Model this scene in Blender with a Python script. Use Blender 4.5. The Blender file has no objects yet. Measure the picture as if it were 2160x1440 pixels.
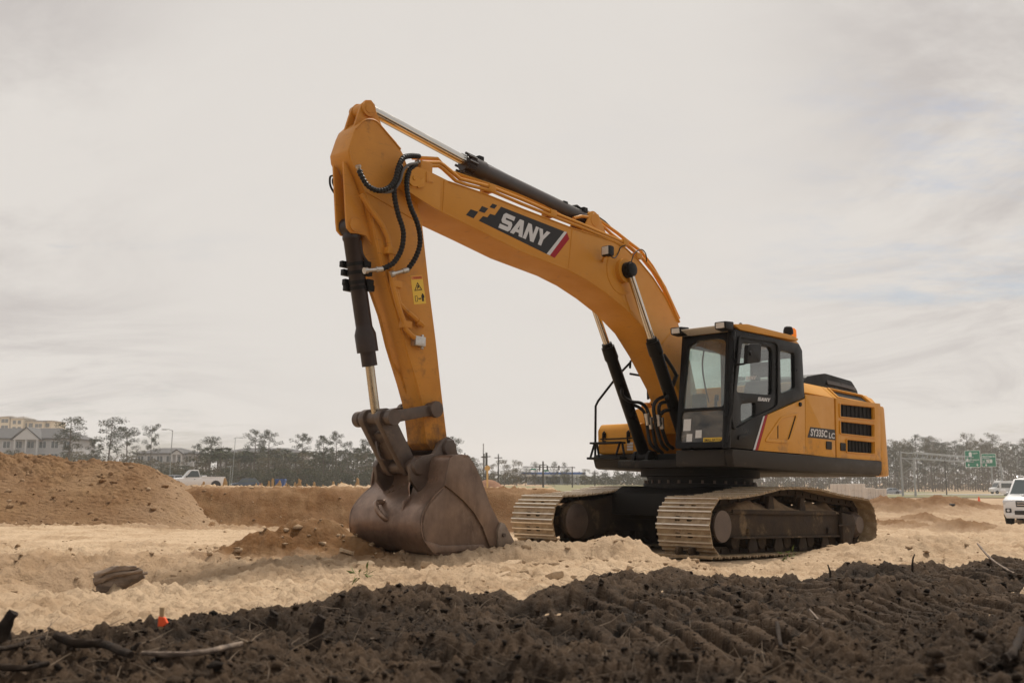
import bpy, bmesh, math, random
import numpy as np
from mathutils import Vector, Matrix
random.seed(7); rng = np.random.default_rng(7)
scene = bpy.context.scene
COL = scene.collection
R = math.radians

# ------------------------------------------------------------------ camera, sky, sun, exposure
F, YH, CH = 2100.0, 1012.0, 1.0426                 # focal length in photo pixels, horizon row, eye height
PITCH = math.atan((YH-720)/F)
cam = bpy.data.cameras.new('camera'); camo = bpy.data.objects.new('camera', cam); COL.objects.link(camo)
cam.sensor_width = 36; cam.lens = 35; cam.clip_start = .1; cam.clip_end = 8000
camo.location = (0, 0, CH); camo.rotation_euler = (R(90)+PITCH, 0, 0)
cam.dof.use_dof = True; cam.dof.focus_distance = 12.5; cam.dof.aperture_fstop = 3.2
scene.camera = camo
SUN_AZ, SUN_EL = R(27), R(57)                     # azimuth from straight ahead (+Y), clockwise positive
SUND = Vector((math.sin(SUN_AZ)*math.cos(SUN_EL), math.cos(SUN_AZ)*math.cos(SUN_EL), math.sin(SUN_EL)))
world = bpy.data.worlds.new('World'); scene.world = world; world.use_nodes = True
wn, wl = world.node_tree.nodes, world.node_tree.links
wn.clear()
def N(t, **k):
    n = wn.new(t)
    for a, b in k.items(): setattr(n, a, b)
    return n
def wmath(op, a, b=None, c=None, clamp=False):
    n = N('ShaderNodeMath', operation=op, use_clamp=clamp)
    for i, q_ in enumerate((a, b, c)):
        if q_ is None: continue
        if isinstance(q_, (int, float)): n.inputs[i].default_value = q_
        else: wl.new(q_, n.inputs[i])
    return n.outputs[0]
sky = N('ShaderNodeTexSky', sky_type='NISHITA', sun_disc=False, sun_elevation=SUN_EL, sun_rotation=SUN_AZ, air_density=1.0, dust_density=2.5)
bg1 = N('ShaderNodeBackground'); bg1.inputs[1].default_value = .085; wl.new(sky.outputs[0], bg1.inputs[0])
tc = N('ShaderNodeTexCoord'); sep = N('ShaderNodeSeparateXYZ'); wl.new(tc.outputs['Generated'], sep.inputs[0])
zz = wmath('ADD', wmath('MAXIMUM', sep.outputs[2], 0.0), .16)
cmb = N('ShaderNodeCombineXYZ'); wl.new(wmath('DIVIDE', sep.outputs[0], zz), cmb.inputs[0]); wl.new(wmath('DIVIDE', sep.outputs[1], zz), cmb.inputs[1])
cmb.inputs[2].default_value = 3.7
n1 = N('ShaderNodeTexNoise'); n1.inputs['Scale'].default_value = 1.05; n1.inputs['Detail'].default_value = 12; n1.inputs['Roughness'].default_value = .66; n1.inputs['Distortion'].default_value = .7
wl.new(cmb.outputs[0], n1.inputs['Vector'])
mp2 = N('ShaderNodeMapping'); mp2.inputs['Location'].default_value = (4.1, 1.3, 2.); mp2.inputs['Scale'].default_value = (.55, .9, 1); wl.new(cmb.outputs[0], mp2.inputs[0])
n2 = N('ShaderNodeTexNoise'); n2.inputs['Scale'].default_value = 1.1; n2.inputs['Detail'].default_value = 8; n2.inputs['Roughness'].default_value = .7; wl.new(mp2.outputs[0], n2.inputs['Vector'])
dotn = N('ShaderNodeVectorMath', operation='DOT_PRODUCT'); wl.new(tc.outputs['Generated'], dotn.inputs[0]); dotn.inputs[1].default_value = (math.sin(R(-2))*math.cos(R(17)), math.cos(R(-2))*math.cos(R(17)), math.sin(R(17)))
glow = N('ShaderNodeMapRange', interpolation_type='SMOOTHSTEP'); wl.new(dotn.outputs['Value'], glow.inputs[0])
for i, v_ in enumerate((.90, .975, 0., 1.)): glow.inputs[i+1].default_value = v_
con = wmath('SUBTRACT', 1.0, wmath('MULTIPLY', glow.outputs[0], .93))       # an even thick veil of cloud straight ahead
dk = N('ShaderNodeMapRange', interpolation_type='SMOOTHSTEP'); wl.new(n1.outputs[0], dk.inputs[0])
for i, v_ in enumerate((.40, .68, 0., 1.)): dk.inputs[i+1].default_value = v_
mixc = N('ShaderNodeMix', data_type='RGBA'); mixc.inputs[6].default_value = (.745, .707, .665, 1); mixc.inputs[7].default_value = (.55, .512, .492, 1)
wl.new(wmath('MULTIPLY', dk.outputs[0], con), mixc.inputs[0])
bg2 = N('ShaderNodeBackground'); bg2.inputs[1].default_value = 1.0; wl.new(mixc.outputs[2], bg2.inputs[0])
gap = N('ShaderNodeMapRange', interpolation_type='SMOOTHSTEP'); wl.new(n2.outputs[0], gap.inputs[0])
for i, v_ in enumerate((.52, .68, 0., .75)): gap.inputs[i+1].default_value = v_
mixs = N('ShaderNodeMixShader'); wl.new(wmath('MULTIPLY', gap.outputs[0], con), mixs.inputs[0]); wl.new(bg2.outputs[0], mixs.inputs[1]); wl.new(bg1.outputs[0], mixs.inputs[2])
wo = N('ShaderNodeOutputWorld'); wl.new(mixs.outputs[0], wo.inputs[0])
sl = bpy.data.lights.new('sun', 'SUN'); sl.energy = 4.3; sl.angle = R(9); sl.color = (1, .93, .83)
so = bpy.data.objects.new('sun', sl); COL.objects.link(so); so.rotation_euler = SUND.to_track_quat('Z', 'Y').to_euler()
scene.view_settings.view_transform = 'Standard'; scene.view_settings.look = 'None'
scene.view_settings.exposure = 0.0; scene.view_settings.gamma = 1.0
scene.render.engine = 'CYCLES'; scene.cycles.use_denoising = True
scene.cycles.max_bounces = 8; scene.cycles.volume_bounces = 2; scene.cycles.transparent_max_bounces = 12

# ------------------------------------------------------------------ photo pixels to places
YAW, MP = R(226.215), R(1.735)
MO = np.array([2.864, 15.43, 0.])                   # excavator origin: centre of the tracks on the ground
UV = np.array([[math.cos(YAW)*math.cos(MP), math.sin(YAW)*math.cos(MP), math.sin(MP)], [-math.sin(YAW), math.cos(YAW), 0],
               [-math.cos(YAW)*math.sin(MP), -math.sin(YAW)*math.sin(MP), math.cos(MP)]])
CAM = np.array([0, 0, CH])
def ray(x, y):
    a, b = (x-1080)/F, (720-y)/F
    return np.array([a, math.cos(PITCH)-b*math.sin(PITCH), math.sin(PITCH)+b*math.cos(PITCH)])
def q(x, y, v):                                     # pixel to (u,w) on the excavator's plane v
    d, c = UV@ray(x, y), UV@(CAM-MO); t = (v-c[1])/d[1]; r = c+t*d
    return float(r[0]), float(r[2])
def qu(x, y, u):                                    # pixel to (v,w) on the plane u
    d, c = UV@ray(x, y), UV@(CAM-MO); t = (u-c[0])/d[0]; r = c+t*d
    return float(r[1]), float(r[2])
def Q(x, y, v):
    a = q(x, y, v); return (a[0], v, a[1])
def QL(pts, v): return [q(x, y, v) for x, y in pts]
def at(x, y, D):
    d = ray(x, y); return CAM+d*D/d[1]
def gz(x, y, z):
    d = ray(x, y); return CAM+d*(z-CH)/d[2]

# ------------------------------------------------------------------ numpy noise
_perm = rng.permutation(512).astype(np.int64)
_grad = rng.uniform(-1, 1, (512, 2))
def pn(x, y, seed=0):
    xi, yi = np.floor(x).astype(np.int64), np.floor(y).astype(np.int64)
    xf, yf = x-xi, y-yi
    u, v = xf*xf*xf*(xf*(xf*6-15)+10), yf*yf*yf*(yf*(yf*6-15)+10)
    def gr(i, j, dx, dy):
        h_ = _perm[(_perm[(i+seed*57) & 511]+j) & 511]
        g_ = _grad[h_]; return g_[..., 0]*dx+g_[..., 1]*dy
    a = gr(xi, yi, xf, yf); b = gr(xi+1, yi, xf-1, yf); c = gr(xi, yi+1, xf, yf-1); d = gr(xi+1, yi+1, xf-1, yf-1)
    return (a*(1-u)+b*u)*(1-v)+(c*(1-u)+d*u)*v
def fbm(x, y, sc, octv=4, seed=0, gain=.5, billow=False):
    s, a, t = 0, 1., 0.
    for o in range(octv):
        k = pn(x/sc*2**o+o*17.3, y/sc*2**o-o*9.1, seed+o)
        s = s+a*(np.abs(k)*2-.35 if billow else k*1.4); t += a; a *= gain
    return s/t
def sst(a, b, x):
    t = np.clip((x-a)/(b-a), 0, 1); return t*t*(3-2*t)

# ------------------------------------------------------------------ materials
MATS = {}
def lin(r, g, b): return tuple(((c/255)/12.92 if c/255 <= .04045 else ((c/255+.055)/1.055)**2.4) for c in (r, g, b))
def mat(name, col, rough=.5, metal=0., col2=None, scale=3., amt=.5, col3=None, scale3=.7, lo3=.5, hi3=.7, bump=0., bscale=40., rvar=.1, coat=0., detail=6, emis=None, trans=0., stretch=None, spec=None):
    m = bpy.data.materials.new(name); m.use_nodes = True
    nt = m.node_tree; nd, lk = nt.nodes, nt.links
    b = nd['Principled BSDF']
    b.inputs['Metallic'].default_value = metal; b.inputs['Roughness'].default_value = rough
    b.inputs['Coat Weight'].default_value = coat
    if spec is not None: b.inputs['Specular IOR Level'].default_value = spec
    b.inputs['Base Color'].default_value = (*col, 1)
    if emis: b.inputs['Emission Color'].default_value = (*emis[:3], 1); b.inputs['Emission Strength'].default_value = emis[3]
    tcn = nd.new('ShaderNodeTexCoord'); vec = tcn.outputs['Object']
    if stretch:
        mpn = nd.new('ShaderNodeMapping'); mpn.inputs['Scale'].default_value = stretch; lk.new(vec, mpn.inputs[0]); vec = mpn.outputs[0]
    out = None
    if col2:
        no = nd.new('ShaderNodeTexNoise'); no.inputs['Scale'].default_value = scale; no.inputs['Detail'].default_value = detail; no.inputs['Roughness'].default_value = .62
        lk.new(vec, no.inputs['Vector'])
        mr = nd.new('ShaderNodeMapRange'); mr.inputs[1].default_value = .35; mr.inputs[2].default_value = .68; mr.inputs[4].default_value = amt; lk.new(no.outputs[0], mr.inputs[0])
        mx = nd.new('ShaderNodeMix'); mx.data_type = 'RGBA'; mx.inputs[6].default_value = (*col, 1); mx.inputs[7].default_value = (*col2, 1); lk.new(mr.outputs[0], mx.inputs[0]); out = mx.outputs[2]
        rr_ = nd.new('ShaderNodeMapRange'); rr_.inputs[1].default_value = .3; rr_.inputs[2].default_value = .7; rr_.inputs[3].default_value = max(0, rough-rvar); rr_.inputs[4].default_value = min(1, rough+rvar); lk.new(no.outputs[0], rr_.inputs[0]); lk.new(rr_.outputs[0], b.inputs['Roughness'])
    if col3:
        no3 = nd.new('ShaderNodeTexNoise'); no3.inputs['Scale'].default_value = scale3; no3.inputs['Detail'].default_value = 8; no3.inputs['Roughness'].default_value = .7; lk.new(vec, no3.inputs['Vector'])
        mr = nd.new('ShaderNodeMapRange'); mr.inputs[1].default_value = lo3; mr.inputs[2].default_value = hi3; lk.new(no3.outputs[0], mr.inputs[0])
        mx = nd.new('ShaderNodeMix'); mx.data_type = 'RGBA'; mx.inputs[7].default_value = (*col3, 1); lk.new(mr.outputs[0], mx.inputs[0])
        if out: lk.new(out, mx.inputs[6])
        else: mx.inputs[6].default_value = (*col, 1)
        out = mx.outputs[2]
    if out: lk.new(out, b.inputs['Base Color'])
    if bump:
        nb = nd.new('ShaderNodeTexNoise'); nb.inputs['Scale'].default_value = bscale; nb.inputs['Detail'].default_value = 5; lk.new(vec, nb.inputs['Vector'])
        bp = nd.new('ShaderNodeBump'); bp.inputs['Strength'].default_value = bump; bp.inputs['Distance'].default_value = .02; lk.new(nb.outputs[0], bp.inputs['Height']); lk.new(bp.outputs[0], b.inputs['Normal'])
    MATS[name] = m; return m
def grime(name, zlo, zhi, col, thr=.46, sc=3.2):
    """worn, stained paint low on the part (object z below zhi), plus long fine scratches"""
    m = MATS[name]; nd, lk = m.node_tree.nodes, m.node_tree.links; b = nd['Principled BSDF']; src = b.inputs['Base Color'].links[0].from_socket
    tcn = nd.new('ShaderNodeTexCoord'); sp_ = nd.new('ShaderNodeSeparateXYZ'); lk.new(tcn.outputs['Object'], sp_.inputs[0])
    r1 = nd.new('ShaderNodeMapRange'); lk.new(sp_.outputs[2], r1.inputs[0])
    for i, k in enumerate((zlo, zhi, .20, .0)): r1.inputs[i+1].default_value = k
    no = nd.new('ShaderNodeTexNoise'); no.inputs['Scale'].default_value = sc; no.inputs['Detail'].default_value = 9; no.inputs['Roughness'].default_value = .72; lk.new(tcn.outputs['Object'], no.inputs['Vector'])
    ad = nd.new('ShaderNodeMath'); ad.operation = 'ADD'; lk.new(no.outputs[0], ad.inputs[0]); lk.new(r1.outputs[0], ad.inputs[1])
    r2 = nd.new('ShaderNodeMapRange'); lk.new(ad.outputs[0], r2.inputs[0])
    for i, k in enumerate((thr+.14, thr+.32, 0., .85)): r2.inputs[i+1].default_value = k
    mx = nd.new('ShaderNodeMix'); mx.data_type = 'RGBA'; lk.new(r2.outputs[0], mx.inputs[0]); lk.new(src, mx.inputs[6]); mx.inputs[7].default_value = (*col, 1)
    mp_ = nd.new('ShaderNodeMapping'); mp_.inputs['Scale'].default_value = (3, 3, 40); mp_.inputs['Rotation'].default_value = (.2, .5, .3); lk.new(tcn.outputs['Object'], mp_.inputs[0])
    n3 = nd.new('ShaderNodeTexNoise'); n3.inputs['Scale'].default_value = 2.2; n3.inputs['Detail'].default_value = 4; lk.new(mp_.outputs[0], n3.inputs['Vector'])
    r3 = nd.new('ShaderNodeMapRange'); lk.new(n3.outputs[0], r3.inputs[0])
    for i, k in enumerate((.63, .70, 0., .35)): r3.inputs[i+1].default_value = k
    m2 = nd.new('ShaderNodeMix'); m2.data_type = 'RGBA'; lk.new(r3.outputs[0], m2.inputs[0]); lk.new(mx.outputs[2], m2.inputs[6]); m2.inputs[7].default_value = (*col, 1); lk.new(m2.outputs[2], b.inputs['Base Color'])
def glassmat(name, tint, refl=.10, rough=.02, film=0.0):
    m = bpy.data.materials.new(name); m.use_nodes = True; nt = m.node_tree; nd, lk = nt.nodes, nt.links; nd.clear()
    o = nd.new('ShaderNodeOutputMaterial'); t = nd.new('ShaderNodeBsdfTransparent'); t.inputs[0].default_value = (*tint, 1)
    g_ = nd.new('ShaderNodeBsdfGlossy'); g_.inputs['Roughness'].default_value = rough
    fr = nd.new('ShaderNodeLayerWeight'); fr.inputs[0].default_value = .5
    pw = nd.new('ShaderNodeMath'); pw.operation = 'POWER'; pw.inputs[1].default_value = 3.0
    ml = nd.new('ShaderNodeMath'); ml.operation = 'ADD'; ml.inputs[1].default_value = refl; lk.new(fr.outputs['Facing'], pw.inputs[0]); lk.new(pw.outputs[0], ml.inputs[0])
    mx = nd.new('ShaderNodeMixShader'); lk.new(ml.outputs[0], mx.inputs[0]); lk.new(t.outputs[0], mx.inputs[1]); lk.new(g_.outputs[0], mx.inputs[2])
    last = mx.outputs[0]
    if film:
        df = nd.new('ShaderNodeBsdfDiffuse'); df.inputs[0].default_value = (.55, .5, .42, 1)
        no = nd.new('ShaderNodeTexNoise'); no.inputs['Scale'].default_value = 3; no.inputs['Detail'].default_value = 6
        mr = nd.new('ShaderNodeMapRange'); mr.inputs[1].default_value = .3; mr.inputs[2].default_value = .8; mr.inputs[4].default_value = film*2; lk.new(no.outputs[0], mr.inputs[0])
        m2 = nd.new('ShaderNodeMixShader'); lk.new(mr.outputs[0], m2.inputs[0]); lk.new(last, m2.inputs[1]); lk.new(df.outputs[0], m2.inputs[2]); last = m2.outputs[0]
    lk.new(last, o.inputs[0]); MATS[name] = m; return m
YEL = (.60, .275, .026)
mat('yellow', YEL, .40, col2=(.53, .235, .023), scale=2.2, amt=.55, col3=(.40, .20, .06), scale3=1.6, lo3=.60, hi3=.86, bump=.05, bscale=14, spec=.28)
mat('yellow_arm', (.56, .245, .036), .42, col2=(.46, .19, .033), scale=2.5, amt=.6, col3=(.30, .15, .065), scale3=2.2, lo3=.56, hi3=.84, bump=.06, bscale=14, spec=.25)
mat('yellow_boom', (.56, .248, .027), .42, col2=(.48, .20, .024), scale=1.8, amt=.55, col3=(.40, .20, .06), scale3=1.3, lo3=.60, hi3=.86, bump=.05, bscale=14, spec=.25)
grime('yellow_arm', 1.2, 2.6, (.12, .062, .035), .47)
grime('yellow_boom', 1.6, 4.4, (.22, .10, .035), .55)
grime('yellow', 1.35, 2.0, (.24, .125, .045), .54)
mat('black_paint', (.005, .0048, .0047), .33, col2=(.014, .012, .011), scale=5, amt=.4, rvar=.1, spec=.14)
mat('black_plastic', (.008, .0078, .008), .5, col2=(.016, .0145, .0135), scale=6, amt=.4, spec=.18)
mat('black_dusty', (.007, .006, .0055), .6, col2=(.022, .018, .014), scale=4, amt=.6, col3=(.10, .075, .05), scale3=3, lo3=.60, hi3=.85, spec=.2)
mat('skirt', (.026, .022, .019), .5, col2=(.045, .037, .030), scale=3, amt=.6, spec=.15, col3=(.12, .09, .065), scale3=4, lo3=.6, hi3=.85, stretch=(1, 1, 2.5))
mat('rubber', (.007, .0068, .0067), .55, col2=(.018, .016, .015), scale=8, spec=.3)
mat('hose_sleeve', (.075, .072, .07), .55, col2=(.14, .135, .13), scale=9)
mat('chrome', (.62, .60, .57), .16, 1.0, col2=(.5, .45, .36), scale=5, amt=.3, rvar=.06)
mat('rod_bronze', (.52, .45, .34), .24, 1.0, col2=(.36, .31, .24), scale=6, amt=.5, rvar=.08)
mat('fitting', (.55, .53, .5), .35, .9, col2=(.35, .32, .28), scale=20)
mat('cylinder_brown', (.020, .013, .012), .40, spec=.35, col2=(.045, .030, .026), scale=6, amt=.7, stretch=(1, 1, .5))
mat('steel_dark', (.075, .054, .044), .44, .3, col2=(.16, .115, .088), scale=6, amt=.6, col3=(.24, .17, .11), scale3=5, lo3=.6, hi3=.85, bump=.12, bscale=30)
mat('bucket_steel', (.30, .200, .148), .34, .5, col2=(.105, .066, .047), scale=3, amt=.85, col3=(.40, .29, .22), scale3=2.6, lo3=.54, hi3=.82, bump=.10, bscale=22, rvar=.12)
mat('bucket_side', (.235, .160, .116), .44, .4, col2=(.095, .062, .045), scale=4, amt=.85, col3=(.36, .27, .20), scale3=3, lo3=.55, hi3=.85, bump=.12, bscale=26, stretch=(1, 1, .6))
mat('lip_steel', (.30, .24, .19), .45, .5, col2=(.12, .085, .065), scale=7, amt=.7, bump=.1)
mat('shoe', (.37, .27, .158), .60, .10, col2=(.17, .112, .064), scale=5, amt=.9, col3=(.55, .45, .32), scale3=7, lo3=.5, hi3=.75, bump=.25, bscale=35)
mat('shoe_wear', (.76, .70, .61), .34, .5, col2=(.50, .40, .29), scale=9, amt=.7, bump=.15, bscale=30)
mat('frame_mud', (.028, .019, .013), .75, spec=.2, col2=(.085, .058, .036), scale=4, amt=.6, col3=(.26, .18, .10), scale3=2.5, lo3=.55, hi3=.78, bump=.3, bscale=25)
mat('packed_dirt', (.24, .165, .095), .95, col2=(.13, .085, .05), scale=6, amt=.8, bump=.8, bscale=22)
mat('decal_black', (.008, .006, .006), .4, spec=.3)
mat('decal_white', (.55, .55, .56), .4)
mat('decal_red', (.30, .010, .018), .4, spec=.15)
mat('decal_yellow', (.72, .46, .04), .45)
mat('decal_orange', (.6, .2, .03), .45)
mat('paper', (.62, .62, .6), .7, col2=(.42, .42, .42), scale=60, amt=.5)
mat('lamp_lens', (.62, .58, .52), .25, col2=(.4, .37, .33), scale=40)
mat('amber', (.85, .22, .01), .25, emis=(1, .25, .01, .25))
mat('seat', (.012, .014, .016), .8, col2=(.03, .033, .036), scale=12)
mat('cab_inside', (.02, .02, .02), .7, col2=(.04, .04, .038), scale=5)
glassmat('glass', (.84, .90, .88), .06)
glassmat('windshield', (.85, .91, .88), .10, film=.08)
glassmat('lower_glass', (.42, .41, .38), .05, film=.16)
mat('grille', (.004, .004, .004), .65, col2=(.010, .009, .009), scale=60, spec=.2)
mat('gauze', (.05, .04, .036), .6, col2=(.10, .08, .07), scale=70)

# ------------------------------------------------------------------ mesh helpers
def finish(name, bm, m, parent=None, smooth=40, bevel=0., recalc=True):
    if bevel and smooth == 40: smooth = 26
    if recalc: bmesh.ops.recalc_face_normals(bm, faces=bm.faces)
    if bevel:
        ed = [e for e in bm.edges if len(e.link_faces) == 2 and e.calc_face_angle(0) > R(28)]
        bmesh.ops.bevel(bm, geom=ed, offset=bevel, segments=2, affect='EDGES', clamp_overlap=True, profile=.6)
    me = bpy.data.meshes.new(name); bm.to_mesh(me); bm.free()
    return link(name, me, m, parent, smooth)
def link(name, me, m, parent=None, smooth=40):
    if smooth:
        me.polygons.foreach_set('use_smooth', np.ones(len(me.polygons), bool))
        me.set_sharp_from_angle(angle=R(smooth))
    if m is not None: me.materials.append(MATS[m] if isinstance(m, str) else m)
    o = bpy.data.objects.new(name, me); COL.objects.link(o)
    if parent is not None: o.parent = parent
    return o
def empty(name, loc=(0, 0, 0), rz=0.):
    o = bpy.data.objects.new(name, None); COL.objects.link(o); o.location = loc; o.rotation_euler = (0, 0, rz); o.empty_display_size = .2; return o
def tag(o, label=None, cat=None, group=None, kind=None):
    for k, v_ in (('label', label), ('category', cat), ('group', group), ('kind', kind)):
        if v_: o[k] = v_
    return o
def B(): return bmesh.new()
def prism(bm, pts, v0, v1, mp=None):
    """outline pts=(u,w) pulled from v0 to v1"""
    mp = mp or (lambda a, b, d: (a, d, b))
    n = len(pts); A = [bm.verts.new(mp(a, b, v0)) for a, b in pts]; Z = [bm.verts.new(mp(a, b, v1)) for a, b in pts]
    bm.faces.new(A); bm.faces.new(Z[::-1])
    for i in range(n): bm.faces.new((A[i], Z[i], Z[(i+1) % n], A[(i+1) % n]))
def plate(bm, outer, holes, d0, d1, mp=None):
    mp = mp or (lambda a, b, d: (a, d, b))
    loops = [outer]+list(holes); Vs = []
    tmp = bmesh.new(); ed = []; idx = []
    for lp in loops:
        vs = [tmp.verts.new((a, b, 0)) for a, b in lp]; idx.append(vs)
        for i in range(len(vs)): ed.append(tmp.edges.new((vs[i], vs[(i+1) % len(vs)])))
    bmesh.ops.triangle_fill(tmp, edges=ed, use_beauty=True)
    tmp.verts.index_update()
    fr = {}; bk = {}
    for v_ in tmp.verts:
        fr[v_.index] = bm.verts.new(mp(v_.co.x, v_.co.y, d0)); bk[v_.index] = bm.verts.new(mp(v_.co.x, v_.co.y, d1))
    for f_ in tmp.faces:
        ii = [v_.index for v_ in f_.verts]
        bm.faces.new([fr[i] for i in ii]); bm.faces.new([bk[i] for i in ii][::-1])
    for vs in idx:
        for i in range(len(vs)):
            a, b = vs[i].index, vs[(i+1) % len(vs)].index
            bm.faces.new((fr[a], fr[b], bk[b], bk[a]))
    tmp.free()
def box(bm, lo, hi):
    x0, y0, z0 = lo; x1, y1, z1 = hi
    v_ = [bm.verts.new(p) for p in ((x0, y0, z0), (x1, y0, z0), (x1, y1, z0), (x0, y1, z0), (x0, y0, z1), (x1, y0, z1), (x1, y1, z1), (x0, y1, z1))]
    for f_ in ((3, 2, 1, 0), (4, 5, 6, 7), (0, 1, 5, 4), (1, 2, 6, 5), (2, 3, 7, 6), (3, 0, 4, 7)): bm.faces.new([v_[i] for i in f_])
def frame_axes(d):
    d = Vector(d).normalized(); a = Vector((0, 0, 1)) if abs(d.z) < .9 else Vector((1, 0, 0))
    s = d.cross(a).normalized(); return d, s, s.cross(d)
def cyl(bm, p0, p1, r0, r1=None, n=18, cap=True):
    r1 = r0 if r1 is None else r1; p0, p1 = Vector(p0), Vector(p1); d, s, t = frame_axes(p1-p0)
    A = [bm.verts.new(p0+(s*math.cos(2*math.pi*i/n)+t*math.sin(2*math.pi*i/n))*r0) for i in range(n)]
    Z = [bm.verts.new(p1+(s*math.cos(2*math.pi*i/n)+t*math.sin(2*math.pi*i/n))*r1) for i in range(n)]
    for i in range(n): bm.faces.new((A[i], A[(i+1) % n], Z[(i+1) % n], Z[i]))
    if cap: bm.faces.new(A[::-1]); bm.faces.new(Z)
def lathe(bm, p0, p1, prof, n=22):
    """prof = (fraction along p0-p1, radius)"""
    p0, p1 = Vector(p0), Vector(p1); d, s, t = frame_axes(p1-p0); rings = []
    for f_, r in prof:
        c = p0.lerp(p1, f_); rings.append([bm.verts.new(c+(s*math.cos(2*math.pi*i/n)+t*math.sin(2*math.pi*i/n))*r) for i in range(n)])
    for a, b in zip(rings, rings[1:]):
        for i in range(n): bm.faces.new((a[i], a[(i+1) % n], b[(i+1) % n], b[i]))
    bm.faces.new(rings[0][::-1]); bm.faces.new(rings[-1])
def spline(pts, k=6):
    P = [Vector(p) for p in pts]; P = [P[0]*2-P[1]]+P+[P[-1]*2-P[-2]]; out = []
    for i in range(1, len(P)-2):
        for j in range(k):
            t = j/k; a, b, c, d = P[i-1], P[i], P[i+1], P[i+2]
            out.append(.5*((2*b)+(c-a)*t+(2*a-5*b+4*c-d)*t*t+(3*b-a-3*c+d)*t**3))
    out.append(P[-2]); return out
def tube(bm, pts, r, n=8, k=0, ridged=0.):
    P = spline(pts, k) if k else [Vector(p) for p in pts]
    if ridged:                                       # corrugated sleeve: resample and swell
        L = [0]
        for a, b in zip(P, P[1:]): L.append(L[-1]+(b-a).length)
        m = max(2, int(L[-1]/ridged)); out = []; j = 0
        for i in range(m+1):
            s = L[-1]*i/m
            while j < len(L)-2 and L[j+1] < s: j += 1
            out.append(P[j].lerp(P[j+1], (s-L[j])/max(1e-6, L[j+1]-L[j])))
        P = out
    rings = []; s = None
    for i, p in enumerate(P):
        d = (P[min(i+1, len(P)-1)]-P[max(i-1, 0)]).normalized()
        if s is None: s = frame_axes(d)[1]
        s = (s-d*s.dot(d)).normalized(); t = s.cross(d)
        rr = r*(1.0 if not ridged else (1.12 if i % 2 else .86))
        rings.append([bm.verts.new(p+(s*math.cos(2*math.pi*j/n)+t*math.sin(2*math.pi*j/n))*rr) for j in range(n)])
    for a, b in zip(rings, rings[1:]):
        for i in range(n): bm.faces.new((a[i], a[(i+1) % n], b[(i+1) % n], b[i]))
    bm.faces.new(rings[0][::-1]); bm.faces.new(rings[-1])
def rounded(pts, r, k=4):
    out = []; n = len(pts)
    for i in range(n):
        a, b, c = Vector(pts[i-1]), Vector(pts[i]), Vector(pts[(i+1) % n])
        rr = r if not isinstance(r, (list, tuple)) else r[i]
        d1, d2 = (a-b), (c-b); m = min(rr, d1.length*.45, d2.length*.45); p, s = b+d1.normalized()*m, b+d2.normalized()*m
        for j in range(k+1):
            t = j/k; z = p.lerp(b, t).lerp(b.lerp(s, t), t); out.append((z.x, z.y))
    return out
def rect(a0, b0, a1, b1): return [(a0, b0), (a1, b0), (a1, b1), (a0, b1)]
def arc(cx, cy, r, a0, a1, n=10): return [(cx+r*math.cos(R(a0+(a1-a0)*i/n)), cy+r*math.sin(R(a0+(a1-a0)*i/n))) for i in range(n+1)]
def textmesh(s, bold=0.):
    cu = bpy.data.curves.new('lettering', 'FONT'); cu.body = s; cu.size = 1; cu.offset = bold; cu.resolution_u = 3
    o = bpy.data.objects.new('lettering', cu); COL.objects.link(o); dg = bpy.context.evaluated_depsgraph_get()
    me = bpy.data.meshes.new_from_object(o.evaluated_get(dg)); bpy.data.objects.remove(o); return me
def text_on(name, s, P0, ex, ey, m, parent, bold=.02):
    """stretch lettering over the parallelogram P0, P0+ex, P0+ey"""
    me = textmesh(s, bold); co = np.zeros(len(me.vertices)*3, np.float32); me.vertices.foreach_get('co', co); co = co.reshape(-1, 3)
    lo, hi = co.min(0), co.max(0); a = (co[:, 0]-lo[0])/(hi[0]-lo[0]); b = (co[:, 1]-lo[1])/(hi[1]-lo[1])
    P0, ex, ey = (np.array(k, float) for k in (P0, ex, ey)); co = P0+a[:, None]*ex+b[:, None]*ey
    me.vertices.foreach_set('co', co.astype(np.float32).ravel()); me.update(); return link(name, me, m, parent, 0)
LET = {'S': [(0, 0), (.86, 0), (1, .14), (1, .48), (.86, .62), (.3, .62), (.3, .74), (1, .74), (1, 1), (.14, 1), (0, .86), (0, .5), (.14, .37), (.7, .37), (.7, .26), (0, .26)],
       'A': [(0, 0), (.3, 0), (.37, .18), (.64, .18), (.71, 0), (1, 0), (.67, 1), (.34, 1)],
       'N': [(0, 0), (.28, 0), (.28, .58), (.68, 0), (1, 0), (1, 1), (.72, 1), (.72, .42), (.32, 1), (0, 1)],
       'Y': [(.36, 0), (.65, 0), (.65, .40), (1, 1), (.68, 1), (.5, .64), (.32, 1), (0, 1), (.36, .40)]}
AHOLE = [(.435, .37), (.57, .37), (.505, .66)]
def block_word(P0, ex, ey, nrm, thick, m, parent, name='lettering'):
    bm = B(); P0, ex, ey, nrm = (Vector(k) for k in (P0, ex, ey, nrm)); x = 0.; wds = {'S': .245, 'A': .28, 'N': .25, 'Y': .265}
    tot = sum(wds.values())+.0
    for ch in 'SANY':
        w_ = wds[ch]/tot*.965; x0 = x/tot; mp = lambda a, b, d, x0=x0, w_=w_: P0+ex*(x0+a*w_)+ey*b+nrm*d
        if ch == 'A': plate(bm, LET[ch], [AHOLE], 0, thick, mp)
        else: plate(bm, LET[ch], [], 0, thick, mp)
        x += wds[ch]
    return finish(name, bm, m, parent, 0)

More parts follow.
